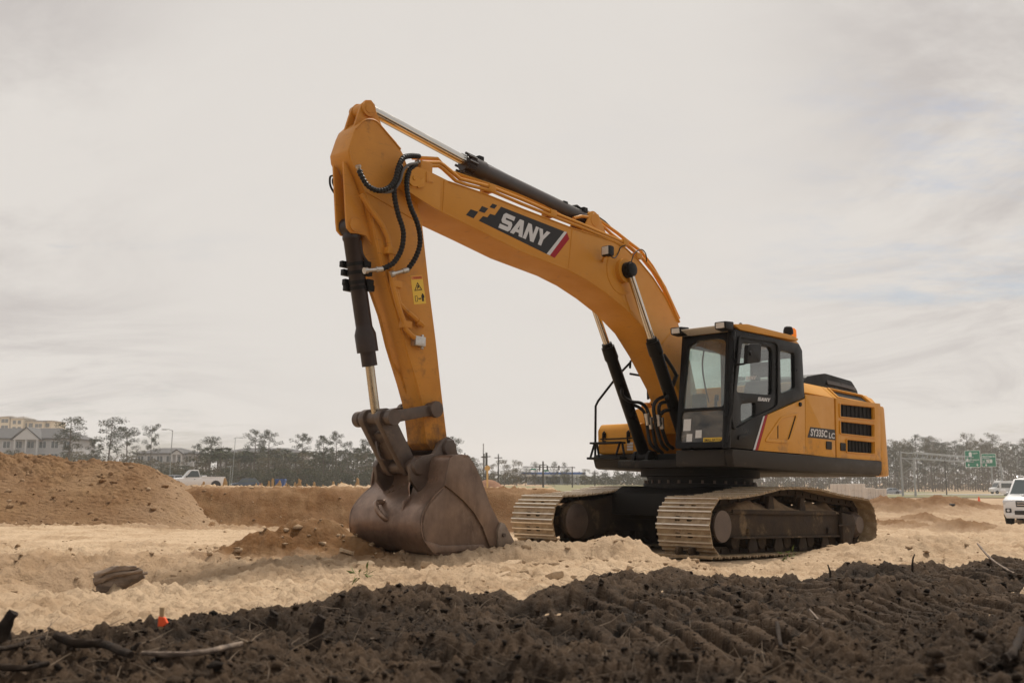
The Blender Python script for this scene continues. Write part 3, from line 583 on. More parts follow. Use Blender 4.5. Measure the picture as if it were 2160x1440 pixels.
for side, lab in ((1, 'nearer crawler track with sandy shoes'), (-1, 'farther crawler track with sandy shoes')):
    tr = empty('crawler_track'); tr.parent = ex; tr.location = (0, side*1.295, 0); tr['label'] = lab
    for k, (p, d, _) in enumerate(along(NSHOE)):
        y_ = Vector((0, 1, 0)); o_ = d.cross(y_)
        if o_.dot(Vector((p.x*.2, 0, p.z-.42))) < 0: o_ = -o_
        x_ = y_.cross(o_)
        j = Vector((random.uniform(-.003, .003), random.uniform(-.004, .004), random.uniform(-.003, .003)))
        M = Matrix(((x_.x, y_.x, o_.x, p.x+j.x), (x_.y, y_.y, o_.y, j.y), (x_.z, y_.z, o_.z, p.z+j.z), (0, 0, 0, 1)))
        for nm, me in (('track_shoe', SHOE), ('chain_link', LINK)):
            o = bpy.data.objects.new(nm, me); COL.objects.link(o); o.parent = tr; o.matrix_local = M
    def T(name, bm, m, bevel=0., smooth=40): return finish(name, bm, m, tr, smooth, bevel)
    # roller frame (v measured from the track's own middle; s = outwards)
    s = side
    bm = B(); prism(bm, [(1.72, .245), (1.74, .34), (1.74, .585), (-1.28, .585), (-1.62, .50), (-1.62, .30), (-1.30, .245)], -.27, .27)
    T('roller_frame', bm, 'frame_mud', .012)
    bm = B(); prism(bm, [(1.66, .555), (1.66, .615), (-1.25, .615), (-1.25, .555)], s*.27, s*.30); prism(bm, [(1.70, .235), (1.70, .262), (-1.30, .262), (-1.30, .235)], s*.27, s*.325)
    T('frame_flange', bm, 'frame_mud', .006)
    for u in (.55, -.35):                             # carrier rollers on their posts
        bm = B(); lathe(bm, (u, -.16, .765), (u, .16, .765), [(0, .05), (0, .085), (.2, .085), (.25, .065), (.75, .065), (.8, .085), (1, .085), (1, .05)]); T('carrier_roller', bm, 'frame_mud')
        bm = B(); prism(bm, [(u-.10, .58), (u+.10, .58), (u+.05, .80), (u-.05, .80)], s*.17, s*.23); T('roller_post', bm, 'frame_mud', .008)
    for k in range(9):
        u = 1.45-k*.345
        bm = B(); lathe(bm, (u, -.20, .195), (u, .20, .195), [(0, .05), (0, .105), (.22, .105), (.25, .08), (.75, .08), (.78, .105), (1, .105), (1, .05)], 16); T('track_roller', bm, 'frame_mud')
    for k, u in enumerate((1.12, .43, -.26, -.95)):   # trapezoid guards hanging between the rollers
        bm = B(); prism(bm, [(u-.075, .24), (u+.075, .24), (u+.125, .105), (u+.10, .06), (u-.10, .06), (u-.125, .105)], s*.245, s*.27); T('roller_guard', bm, 'frame_mud', .006)
    bm = B(); lathe(bm, (2.02, -.12, .387), (2.02, .12, .387), [(0, .1), (0, .235), (.3, .235), (.32, .262), (.68, .262), (.7, .235), (1, .235), (1, .1)], 28); T('idler_wheel', bm, 'frame_mud')
    bm = B(); lathe(bm, (2.03, s*.12, .40), (2.03, s*.375, .40), [(0, .12), (.9, .12), (.9, .205), (1, .20), (1, .02)], 28); T('idler_cap', bm, 'steel_dark')
    bm = B(); prism(bm, [(2.1, .34), (2.1, .45), (1.70, .55), (1.70, .27)], s*.16, s*.22); prism(bm, [(2.1, .34), (2.1, .45), (1.70, .55), (1.70, .27)], -s*.22, -s*.16); T('idler_yoke', bm, 'frame_mud', .01)
    bm = B(); teeth = []
    for i in range(42):
        a = 2*math.pi*i/42; r = .30 if i % 2 else .25; teeth.append((-2.05+r*math.cos(a), .415+r*math.sin(a)))
    prism(bm, teeth, -.05, .05); T('sprocket', bm, 'frame_mud', .004)
    bm = B(); lathe(bm, (-2.05, -.24, .415), (-2.05, .30, .415), [(0, .1), (0, .25), (.5, .25), (.52, .20), (.85, .20), (1, .13), (1, .03)], 26); T('final_drive', bm, 'steel_dark')
    # guard plate in front of the sprocket
    bm = B(); prism(bm, [(-1.36, .60), (-1.72, .56), (-1.80, .48), (-1.80, .36), (-1.72, .24), (-1.62, .06), (-1.38, .06)], s*.275, s*.345); T('drive_guard', bm, 'frame_mud', .02)
    bm = B(); box(bm, (-1.78, min(s*.345, s*.365), .395), (-1.20, max(s*.345, s*.365), .42)); T('guard_rib', bm, 'frame_mud', .004)
    for u in (1.25, -1.02):
        bm = B(); box(bm, (u-.05, min(s*.27, s*.31), .29), (u+.05, max(s*.27, s*.31), .37)); T('towing_lug', bm, 'frame_mud', .008)
    # sand heaped on the roller frame
    gx, gy = np.meshgrid(np.linspace(1.7, -1.7, 90), np.linspace(-.26, .30, 14), indexing='ij')
    hgt = .585+.27*np.clip(.55+fbm(gx, gy*2, .6, 4, 3+s), 0, 1)*(1-np.abs(gy/.31)**2.2)*sst(-1.75, -1.3, gx)*sst(1.75, 1.4, gx)-.02
    vs = np.stack([gx, gy*s, hgt], -1).reshape(-1, 3); fs = [(i*14+j, i*14+j+1, (i+1)*14+j+1, (i+1)*14+j) for i in range(89) for j in range(13)]
    me = bpy.data.meshes.new('sand_heap'); me.from_pydata(vs.tolist(), [], fs); link('packed_sand', me, 'packed_dirt', tr, 60)
    # inner cheek: the teardrop casting that joins track frame and car body
    bm = B(); prism(bm, rounded([(1.75, .70), (1.35, .70), (.9, .80), (-.9, .80), (-1.2, .5), (-.9, .40), (.75, .44), (1.15, .32), (1.45, .16), (1.85, .12), (2.12, .28), (2.14, .52), (1.98, .66)], .16, 4), -s*.30, -s*.375)
    T('inner_cheek', bm, 'frame_mud', .015)
    bm = B(); lathe(bm, (1.83, -s*.37, .40), (1.83, -s*.40, .40), [(0, .25), (.6, .25), (1, .235), (1, .01)], 30); T('cheek_cover', bm, 'steel_dark')
# car body and slewing ring ------------------------------------------
bm = B(); prism(bm, [(1.0, .50), (1.0, .82), (.75, .93), (-.75, .93), (-1.0, .82), (-1.0, .50)], -.93, .93); P('car_body', bm, 'black_dusty', .03)
bm = B(); lathe(bm, (0, 0, .90), (0, 0, 1.19), [(0, .86), (.25, .86), (.27, .80), (.6, .80), (.62, .90), (1, .90)], 48); P('slewing_ring', bm, 'black_dusty')
for k in range(30):
    a = 2*math.pi*k/30; bm = B(); cyl(bm, (.83*math.cos(a), .83*math.sin(a), .965), (.83*math.cos(a), .83*math.sin(a), 1.02), .022, n=6); P('ring_bolt', bm, 'steel_dark')

# upper house --------------------------------------------------------
HV = 1.45
bm = B(); box(bm, (-3.2, -1.42, 1.19), (.62, 1.38, 1.42)); P('platform', bm, 'black_dusty', .02)
bm = B(); box(bm, (.622, -.70, 1.185), (1.15, .56, 1.30)); P('centre_frame', bm, 'black_dusty', .02)
bm = B(); prism(bm, [(1.44, 1.412), (1.46, 1.33), (1.41, 1.18), (-3.10, 1.205), (-3.225, 1.30), (-3.235, 1.452)], HV-.10, HV+.02); P('side_skirt', bm, 'skirt', bevel=.015)
bm = B(); box(bm, (1.33, .56, 1.185), (1.452, HV-.102, 1.41)); P('front_skirt', bm, 'skirt', bevel=.02)
bm = B(); box(bm, (.55, .58, 1.19), (1.33, HV-.11, 1.41)); P('cab_floor', bm, 'black_dusty', bevel=.01)
bm = B(); box(bm, (-3.0, -HV, 1.19), (.70, -HV+.06, 1.41)); P('side_skirt', bm, 'skirt', bevel=.01)
bm = B(); prism(bm, rounded([(.76, 1.42), (.80, 1.36), (.74, 1.20), (.45, 1.19), (.45, 1.42)], .05), -1.46, -.52); P('front_apron', bm, 'skirt', bevel=.006)
# engine cover: top and far side
def hood_section(w_in=0.): return [(1.395, 1.42), (1.395, 2.36), (1.25, 2.545), (-1.25, 2.545), (-1.44, 2.36), (-1.44, 1.42)]
bm = B(); prism(bm, hood_section(), -3.24, -.64, lambda a, b, d: (d, a, b)); P('engine_cover', bm, 'yellow', bevel=.03)
# left side panels (v = HV) with openings
def side_map(a, b, d): return (a, d, b)
pA = [q(1699, 831.5, HV), q(1759, 838.5, HV), q(1762.5, 965.5, HV), q(1699, 957.5, HV)]
bm = B(); plate(bm, rounded(pA, .012, 2), [], HV, HV-.05); dA = P('side_door', bm, 'yellow', bevel=.006)
pB = [q(1763, 839, HV), q(1857, 851, HV), q(1858, 971.5, HV), q(1765, 966, HV)]
gr = [[(1772, 852), (1842, 859.5), (1842.5, 884.5), (1772, 877.5)], [(1772.5, 888.5), (1842, 896), (1842, 920.5), (1773, 913)], [(1786, 927), (1843, 932.5), (1843, 956), (1786, 952)]]
grq = [rounded(QL(g_, HV), .02, 2) for g_ in gr]
bm = B(); plate(bm, rounded(pB, .012, 2), grq, HV, HV-.05); dB = P('side_door', bm, 'yellow', bevel=.004)
for g_ in gr:
    a = QL(g_, HV-.035); u0, u1 = max(p[0] for p in a)+.05, min(p[0] for p in a)-.05; w0, w1 = min(p[1] for p in a)-.06, max(p[1] for p in a)+.06
    bm = B(); box(bm, (u1, HV-.048, w0), (u0, HV-.040, w1)); P('grille', bm, 'grille', dB)
    # pressed rim standing proud round the opening
    c = QL(g_, HV); cx, cy = sum(p[0] for p in c)/4, sum(p[1] for p in c)/4
    o2 = [(cx+(p[0]-cx)*1.075, cy+(p[1]-cy)*1.20) for p in c]; i2 = [(cx+(p[0]-cx)*1.02, cy+(p[1]-cy)*1.06) for p in c]
    bm = B(); plate(bm, rounded(o2, .04, 3), [rounded(i2, .025, 3)], HV-.004, HV+.018); P('grille_rim', bm, 'yellow', dB, bevel=.006)
    for k in range(1, 9):
        f_ = k/9; u_ = u0+(u1-u0)*f_; bm = B(); box(bm, (u_-.004, HV-.039, w0), (u_+.004, HV-.030, w1)); P('grille_bar', bm, 'grille', dB)
# sloping shoulder panels above the doors
def sh(a, t, d): return (a, HV-.01-t*.17+d*.74, 2.372+t*.185+d*.67)        # t: 0 lower edge, 1 upper edge
def shp(x, y):
    best = None
    for i in range(101):
        t = i/100; v_, w_ = HV-.01-t*.17, 2.372+t*.185; u_, ww = q(x, y, v_)
        if best is None or abs(ww-w_) < best[0]: best = (abs(ww-w_), u_, t)
    return best[1], best[2]
bm = B(); plate(bm, [(-.655, 0), (-1.60, 0), (-1.53, 1), (-.655, 1)], [], .0, -.03, sh); P('shoulder_panel', bm, 'yellow', dA, bevel=.006)
tg = [shp(*p) for p in ((1766, 824), (1830, 831), (1838, 844), (1770, 835))]
bm = B(); plate(bm, [(-1.612, 0), (-3.235, 0), (-3.17, 1), (-1.542, 1)], [rounded([(-1.78, .86), (-2.93, .86), (-3.02, .22), (-1.83, .22)], .04, 3)], .0, -.03, sh); P('shoulder_panel', bm, 'yellow', dB, bevel=.004)
bm = B(); plate(bm, [(-1.7, .95), (-3.1, .95), (-3.1, .12), (-1.7, .12)], [], -.022, -.028, sh); P('grille', bm, 'grille', dB)
bm = B(); plate(bm, rounded([(-1.70, .96), (-2.99, .96), (-3.10, .10), (-1.755, .10)], .05, 3), [rounded([(-1.76, .90), (-2.94, .90), (-3.04, .18), (-1.81, .18)], .04, 3)], -.004, .014, sh); P('grille_rim', bm, 'yellow', dB)
# top deck and black intake hood
bm = B(); prism(bm, rounded([(-1.18, 2.54), (-1.30, 2.70), (-1.78, 2.79), (-1.95, 2.82), (-2.9, 2.79), (-3.12, 2.64), (-3.14, 2.54)], .05, 3), -.20, 1.14); hv = P('intake_hood', bm, 'black_plastic', bevel=.05)
for u0, u1 in ((-2.02, -2.45), (-2.52, -2.98)):
    # slots along the hood's left slope
    bm = B(); plate(bm, [(u0, 0), (u1, 0), (u1-.04, 1), (u0+.04, 1)], [], 0, .012, lambda a, t, d: (a, 1.10+t*.055+d, 2.785-t*.135-.04*max(0, (-a-2.7)))); P('hood_mesh', bm, 'gauze', hv)
bm = B(); lathe(bm, (-2.5, -.75, 2.54), (-2.5, -.75, 2.95), [(0, .075), (1, .075)], 18); P('exhaust_pipe', bm, 'black_paint')
# counterweight
plan = [(-3.245, 1.45), (-3.50, 1.45), (-3.64, 1.41), (-3.72, 1.30), (-3.80, .9), (-3.86, .4), (-3.87, 0)]
plan = plan+[(a, -b) for a, b in plan[-2::-1]]
bm = B(); prism(bm, plan, 1.21, 2.40, lambda a, b, d: (a, b, d))
for v_ in bm.verts:
    if v_.co.z > 2: v_.co.x = -3.245+(v_.co.x+3.245)*.88; v_.co.y *= .985
P('counterweight', bm, 'yellow', bevel=.05)
bm = B(); prism(bm, [(a+.04 if a < -3.3 else a, b*.95) for a, b in plan], 2.385, 2.54, lambda a, b, d: (-3.245+(a+3.245)*(.80-(d-2.385)*1.1), b*(.99-(d-2.385)*.5), d)); P('counterweight_cap', bm, 'yellow', bevel=.03)
# model number plate and latches
bm = B(); prism(bm, [q(1703, 922, HV), q(1709, 900, HV), q(1761, 906, HV), q(1762, 928, HV)], HV+.001, HV+.003); dc = P('model_decal', bm, 'decal_black', dA, 0)
a, b_, c = Q(1709, 919.0, HV), Q(1744, 922.5, HV), Q(1709.5, 903.3, HV); v3 = lambda p: np.array([p[0], HV+.006, p[2]])
text_on('lettering', 'SY335C', v3(a), v3(b_)-v3(a), v3(c)-v3(a), 'decal_white', dA, .035)
a, b_, c = Q(1747.5, 923.5, HV), Q(1760, 925.0, HV), Q(1748, 911.5, HV)
text_on('lettering', 'LC', v3(a), v3(b_)-v3(a), v3(c)-v3(a), 'decal_white', dA, .03)
for (x0, x1, y0, y1), par in (((1742, 1753.5, 930, 948), dA), ((1772, 1783, 933, 951), dB)):
    bm = B(); plate(bm, rounded(QL([(x0, y0), (x1, y0+1.2), (x1, y1), (x0, y1-1)], HV), .015, 2), [], HV, HV+.012); l_ = P('latch', bm, 'black_plastic', par, bevel=.004)
bm = B(); prism(bm, QL([(1697.8, 836), (1699.2, 836), (1699.2, 958), (1697.8, 958)], HV), HV-.04, HV-.012); P('panel_gap', bm, 'black_paint')

# cab ----------------------------------------------------------------
cab = empty('cab'); cab.parent = ex; cab['label'] = 'black framed operator cab with a yellow roof edge'
CF = lambda w_: 1.555-(w_-1.42)*.112                 # front plane leans back
CI = .615                                            # inner side of the cab
def C(name, bm, m, bevel=0., smooth=40): return finish(name, bm, m, cab, smooth, bevel)
# left side sheet with door window, rear window and lower window
outl = [(CF(1.42)-.01, 1.43), (CF(3.0)-.01, 3.0), (CF(3.06)-.06, 3.07), (-.50, 3.09), (-.60, 3.0), (-.635, 2.30)]+QL([(1697, 839), (1664, 852), (1619, 872.5), (1597, 948.5)], HV)
win1 = rounded(QL([(1566, 723), (1625, 732), (1629, 741), (1628, 833), (1554, 827)], HV), .05, 3)
win2 = rounded(QL([(1646, 739), (1676, 745), (1677, 816), (1672, 821), (1647.5, 830)], HV), .045, 3)
win3 = rounded(QL([(1563, 852), (1594, 848), (1594, 878), (1563, 891)], HV), .05, 3)
bm = B(); plate(bm, outl, [win1, win2, win3], HV, HV-.07); side = C('cab_side', bm, 'black_paint', bevel=.008)
for wq in (win1, win2, win3):
    cx, cy = sum(p[0] for p in wq)/len(wq), sum(p[1] for p in wq)/len(wq)
    bm = B(); plate(bm, [(cx+(p[0]-cx)*1.03, cy+(p[1]-cy)*1.02) for p in wq], [], HV-.030, HV-.036); P('window_pane', bm, 'glass', side, 0)
# door ridge: raised frame round the door
dr = QL([(1556, 707), (1634, 719), (1641, 726), (1640, 856), (1622, 867), (1596, 878), (1546, 908), (1540, 880)], HV)
dri = [(sum(p[0] for p in dr)/8+(p[0]-sum(k[0] for k in dr)/8)*.94, sum(p[1] for p in dr)/8+(p[1]-sum(k[1] for k in dr)/8)*.955) for p in dr]
bm = B(); plate(bm, rounded(dr, .06, 3), [rounded(dri, .05, 3)], HV+.001, HV+.022); C('door_frame', bm, 'black_plastic', bevel=.006)
# lower sweep panel of the cab side below the window line (black, then stripes, then yellow)
bm = B(); prism(bm, QL([(1619.5, 874), (1697, 840.5), (1698, 957.5), (1598.5, 949.5)], HV), HV-.05, HV+.006); yp = C('side_panel', bm, 'yellow', bevel=.004)
bm = B(); prism(bm, QL([(1613, 876.5), (1618.8, 874), (1597.8, 949.2), (1592.5, 948.8)], HV), HV-.01, HV+.007); P('stripe', bm, 'decal_red', yp, 0)
bm = B(); prism(bm, QL([(1609.5, 878), (1612.6, 876.7), (1592.0, 948.8), (1588.5, 948.4)], HV), HV-.01, HV+.007); P('stripe', bm, 'decal_white', yp, 0)
# pressed triangular scoop with its dark slot
bm = B(); plate(bm, rounded(QL([(1645, 879), (1686, 869), (1667, 936), (1610, 931)], HV), .08, 4), [rounded(QL([(1650, 882), (1678, 875.5), (1662, 928), (1617, 926)], HV), .06, 4)], HV+.005, HV+.02); P('pressed_scoop', bm, 'yellow', yp, bevel=.006)
bm = B(); prism(bm, QL([(1677, 874.5), (1682.5, 874), (1667, 926), (1661, 926)], HV), HV+.004, HV+.016); P('scoop_slot', bm, 'black_paint', yp)
bm = B(); prism(bm, QL([(1639.2, 888), (1640.4, 888), (1640.4, 924), (1639.2, 924)], HV), HV, HV+.012); P('hinge', bm, 'black_paint', yp)
bm = B(); a = Q(1686, 852.5, HV); lathe(bm, (a[0], HV, a[2]), (a[0], HV+.03, a[2]), [(0, .035), (1, .03)], 14); P('lock', bm, 'black_plastic', yp)
# front frame
fm = lambda a, b, d: (CF(b)+d, a, b)
outf = rounded([(CI, 1.43), (HV, 1.43), (HV, 3.02), (CI+.045, 3.02)], .06, 3)
hU = rounded([(CI+.085, 1.985), (HV-.085, 1.985), (HV-.10, 2.90), (HV-.24, 2.945), (CI+.26, 2.945), (CI+.125, 2.88)], .05, 3)
hL = rounded([(CI+.075, 1.945), (CI+.075, 1.51), (HV-.085, 1.51), (HV-.085, 1.945)], .05, 3)
bm = B(); plate(bm, outf, [hU, hL], .0, -.06, fm); fr = C('front_frame', bm, 'black_paint', bevel=.008)
bm = B(); plate(bm, [(CI+.05, 1.97), (HV-.06, 1.97), (HV-.06, 2.97), (CI+.08, 2.97)], [], -.03, -.036, fm); P('windscreen', bm, 'windshield', fr, 0)
bm = B(); plate(bm, [(CI+.05, 1.48), (HV-.06, 1.48), (HV-.06, 1.965), (CI+.05, 1.965)], [], -.03, -.036, fm); P('lower_windscreen', bm, 'lower_glass', fr, 0)
# stickers on the lower glass
def FQ(x, y):
    u = 1.5
    for _ in range(6): v_, w_ = qu(x, y, u); u = CF(w_)-.02
    return v_, w_
for (x0, y0, x1, y1) in ((1442, 884, 1456, 908), (1467, 907, 1479, 923), (1448, 915, 1459, 931)):
    bm = B(); a, b_ = FQ(x0, y0), FQ(x1, y1); plate(bm, rect(a[0], b_[1], b_[0], a[1]), [], -.026, -.028, fm); P('notice', bm, 'paper', fr, 0)
a, b_ = FQ(1483, 923), FQ(1522, 931.5); bm = B(); plate(bm, rect(a[0], b_[1], b_[0], a[1]), [], -.026, -.028, fm); P('number_strip', bm, 'decal_yellow', fr, 0)
p0 = np.array(fm(a[0]+.02, b_[1]+.012, -.022)); text_on('lettering', 'SMALL BATCH', p0, np.array((0, b_[0]-a[0]-.04, 0)), np.array(fm(a[0]+.02, a[1]-.012, -.022))-p0, 'decal_black', fr, .01)
# rounded corner post between front and side
bm = B(); tube(bm, [(CF(w_)-.035, HV-.035, w_) for w_ in (1.42, 2.0, 2.6, 3.03)], .055, 14); C('corner_post', bm, 'black_paint')
for w_ in (2.92, 2.05, 1.83, 1.62): 
    bm = B(); box(bm, (CF(w_)-.04, HV, w_-.03), (CF(w_)+.02, HV+.03, w_+.03)); C('hinge', bm, 'black_plastic', .006)
# back wall, inner side wall, floor console
bm = B(); plate(bm, rect(CI, 1.42, HV-.07, 3.08), [rounded(rect(CI+.10, 2.05, HV-.17, 2.90), .06, 3)], -.63, -.58, lambda a, b, d: (d, a, b)); bw = C('back_wall', bm, 'black_paint')
bm = B(); plate(bm, rect(CI+.09, 2.04, HV-.16, 2.91), [], -.61, -.605, lambda a, b, d: (d, a, b)); P('window_pane', bm, 'glass', bw, 0)
iw = [(CF(1.42)-.02, 1.43), (CF(3.05)-.02, 3.05), (-.55, 3.08), (-.60, 1.43)]
bm = B(); plate(bm, iw, [rounded([(1.36, 1.95), (1.27, 2.88), (.35, 2.90), (.35, 1.95)], .06, 3), rounded([(.25, 1.95), (.25, 2.90), (-.5, 2.92), (-.5, 1.95)], .06, 3)], CI, CI+.05); iwo = C('inner_side', bm, 'black_paint')
bm = B(); plate(bm, [(1.38, 1.93), (1.28, 2.92), (-.54, 2.94), (-.54, 1.93)], [], CI+.02, CI+.026); P('window_pane', bm, 'glass', iwo, 0)
# seat and controls
sv = 1.02
bm = B(); prism(bm, rounded([(.55, 1.72), (.60, 1.86), (.05, 1.90), (-.05, 1.74)], .04, 3), sv-.26, sv+.26); seat = C('seat', bm, 'seat', .03)
bm = B(); prism(bm, rounded([(.06, 1.88), (.13, 1.98), (-.10, 2.52), (-.22, 2.54), (-.12, 1.9)], .05, 3), sv-.25, sv+.25); P('backrest', bm, 'seat', seat, bevel=.04)
bm = B(); prism(bm, rounded([(-.13, 2.58), (-.14, 2.80), (-.24, 2.82), (-.25, 2.58)], .04, 3), sv-.15, sv+.15); P('headrest', bm, 'seat', seat, bevel=.03)
bm = B(); box(bm, (.0, sv-.2, 1.42), (.5, sv+.2, 1.72)); P('seat_base', bm, 'cab_inside', seat, bevel=.01)
for dv in (-.34, .34):
    bm = B(); prism(bm, rounded([(.65, 1.80), (.68, 2.02), (.1, 2.05), (-.1, 1.80)], .05, 3), sv+dv-.06, sv+dv+.06); P('armrest_console', bm, 'cab_inside', seat, bevel=.02)
    bm = B(); tube(bm, [(.56, sv+dv, 2.02), (.60, sv+dv, 2.12), (.58, sv+dv, 2.2)], .022, 8, 3); cyl(bm, (.58, sv+dv, 2.18), (.565, sv+dv, 2.26), .035, .03, 10); P('joystick', bm, 'black_plastic', seat)
bm = B(); prism(bm, rounded([(1.22, 2.0), (1.20, 2.22), (1.08, 2.22), (1.06, 2.0)], .03, 3), CI+.06, CI+.22); C('monitor', bm, 'cab_inside', .01)
for dv in (-.12, .12):
    bm = B(); tube(bm, [(1.1, sv+dv, 1.43), (1.16, sv+dv, 1.62), (1.12, sv+dv, 1.78)], .016, 8, 4); C('travel_lever', bm, 'black_plastic')
bm = B(); tube(bm, [Vector(fm(.98, 2.9, -.06)), Vector(fm(.96, 2.6, -.05)), Vector(fm(1.02, 2.3, -.05)), Vector(fm(1.10, 2.06, -.05))], .012, 6, 4); C('wiper', bm, 'black_plastic')
# roof, visor, lamps, beacon
bm = B(); prism(bm, [(CF(3.05)+.03, 3.055), (CF(3.1)-.01, 3.125), (.6, 3.165), (-.45, 3.165), (-.60, 3.12), (-.60, 3.06)], CI-.01, HV-.045); C('roof', bm, 'yellow', .03)
bm = B(); prism(bm, QL([(1544, 683.5), (1575, 683.5), (1668, 707), (1682, 714.5), (1680, 719), (1560, 696)], HV+.01), HV-.05, HV+.03); C('roof_edge', bm, 'yellow', .012)
bm = B(); prism(bm, [(CF(3.0)+.02, 3.02), (CF(3.0)+.20, 3.07), (CF(3.0)+.21, 3.085), (CF(3.1), 3.125), (CF(3.1)-.05, 3.10)], CI+.05, HV-.06); C('visor', bm, 'lamp_lens', .008)
for v_ in (CI+.05, HV-.06):
    bm = B(); prism(bm, rounded([(1.40, 3.02), (1.585, 3.03), (1.60, 3.13), (1.38, 3.15)], .02, 2), v_-.09, v_+.09); lm = C('roof_lamp', bm, 'black_plastic', .015)
    bm = B(); box(bm, (1.578, v_-.065, 3.04), (1.602, v_+.065, 3.115)); P('lamp_lens', bm, 'lamp_lens', lm, bevel=.006)
bp = Q(1663, 710, HV-.18)
bm = B(); lathe(bm, bp, (bp[0], bp[1], bp[2]+.16), [(0, .05), (.25, .05), (.25, .075), (.6, .075), (.9, .06), (1, .03)], 16); bc = C('beacon_base', bm, 'black_plastic')
bp2 = Q(1671.5, 707, HV-.30); bm = B(); lathe(bm, (bp2[0], bp2[1], bp2[2]-.05), (bp2[0], bp2[1], bp2[2]+.11), [(0, .055), (.15, .065), (.8, .062), (1, .035)], 16); C('beacon', bm, 'amber')
bm = B(); tube(bm, [Q(1559, 685, HV-.1), Q(1562, 682, HV-.1), Q(1565, 684.5, HV-.1)], .012, 6, 4); C('lifting_eye', bm, 'black_plastic')
# mirror on its arm
MV = HV+.16
bm = B(); plate(bm, rounded(QL([(1570, 726), (1598, 725), (1596.5, 764), (1568, 768)], MV), .05, 3), [], MV, MV+.06); mi = C('mirror', bm, 'black_plastic', .015)
bm = B(); tube(bm, [Q(1548, 768, HV), Q(1556, 768.5, HV+.05), Q(1572, 766, HV+.13), Q(1582, 755, MV), Q(1583, 744, MV)], .014, 8, 4); P('mirror_arm', bm, 'black_plastic', mi)
bm = B(); a = Q(1582, 745, MV+.06); lathe(bm, (a[0], MV+.055, a[2]), (a[0], MV+.085, a[2]), [(0, .035), (1, .025)], 12); P('mirror_pivot', bm, 'black_paint', mi)
bm = B(); tube(bm, [(CF(2.3)+.02, HV+.02, 2.30), (CF(2.3)+.05, HV+.03, 1.9), (CF(1.5)+.05, HV+.02, 1.50)], .016, 8, 4); C('grab_rail', bm, 'black_plastic')
bm = B(); plate(bm, rounded(QL([(1557, 918), (1580, 914.5), (1580, 921), (1556, 928)], HV), .02, 2), [], HV+.001, HV+.02); C('door_handle', bm, 'black_plastic', .006)
for (x0, y0, x1, y1, x2, y2, m_) in ((1598, 844.8, 1624, 847.2, 1599.5, 837.2, 'decal_white'),):
    p0, p1, p2 = (np.array(Q(x, y, HV+.001)) for x, y in ((x0, y0), (x1, y1), (x2, y2))); block_word(p0, p1-p0, p2-p0, (0, 1, 0), .003, m_, cab)
p0, p1, p2 = (np.array(Q(x, y, HV-.028)) for x, y in ((1572, 801.0), (1594, 800.0), (1574, 793.2))); block_word(p0, p1-p0, p2-p0, (0, 1, 0), .002, 'decal_white', cab)

# right front: tool box, steps, handrail, tank
bm = B(); prism(bm, rounded([(.72, 1.425), (.74, 1.80), (.66, 1.90), (-.4, 1.93), (-.4, 1.425)], .03, 2), -1.42, -.62); tb = P('tool_box', bm, 'yellow', bevel=.03)
bm = B(); box(bm, (.725, -1.36, 1.655), (.752, -.68, 1.672)); P('lid_seam', bm, 'black_paint', tb)
for v_ in (-1.28, -.80):
    bm = B(); tube(bm, [(.745, v_, 1.78), (.775, v_, 1.74), (.775, v_, 1.63), (.745, v_, 1.60)], .014, 8, 3); box(bm, (.735, v_-.03, 1.68), (.765, v_+.03, 1.76)); box(bm, (.73, v_-.022, 1.585), (.76, v_+.022, 1.635)); P('latch', bm, 'black_plastic', tb, bevel=.004)
for k in range(3):
    bm = B(); box(bm, (.735, -.83, 1.475+k*.045), (.745, -.72, 1.508+k*.045)); P('vent_slot', bm, 'decal_white', tb)
bm = B(); prism(bm, [(.52, 1.90), (.50, 2.14), (-.4, 2.16), (-.4, 1.90)], -.86, -.31); tk = P('fuel_tank', bm, 'yellow', bevel=.03)
bm = B(); box(bm, (.30, -.80, 2.14), (.42, -.68, 2.24)); P('filler_block', bm, 'yellow_arm', tk, bevel=.01)
bm = B(); lathe(bm, (.30, -.66, 2.2), (.30, -.66, 2.40), [(0, .03), (.5, .03), (.55, .06), (1, .07)], 14); P('breather', bm, 'black_plastic', tk)
for v_ in (-.52, -.44):
    bm = B(); tube(bm, [(.25, v_, 2.15), (.25, v_, 2.62)], .03, 8); P('filler_pipe', bm, 'black_paint', tk)
bm = B()
for v_ in (-1.36, -.86):
    for k in (-.06, .06): tube(bm, [(.88, v_+k*1.5, 1.36), (.86, v_+k*.4, 1.585)], .02, 6)
box(bm, (.78, -1.46, 1.335), (.96, -.80, 1.37)); box(bm, (.79, -1.42, 1.575), (.94, -.82, 1.605)); st = P('step', bm, 'black_plastic', bevel=.004)
def hr(x, y, u): 
    a = qu(x, y, u); return (u, a[0], a[1])
bm = B(); tube(bm, [hr(1255.5, 962, .76), hr(1256, 910, .76), hr(1256.5, 856, .76), hr(1262, 845, .76), hr(1303, 792, .5), hr(1329, 765, .35), hr(1329, 775, .33), hr(1330, 762, .30), hr(1337, 756, .25), hr(1350, 757, .1)], .019, 8); P('handrail', bm, 'black_paint')
bm = B(); tube(bm, [hr(1329, 788, .33), hr(1358, 793, .05), hr(1366, 800, 0), hr(1367, 842, 0)], .019, 8); P('handrail', bm, 'black_paint')

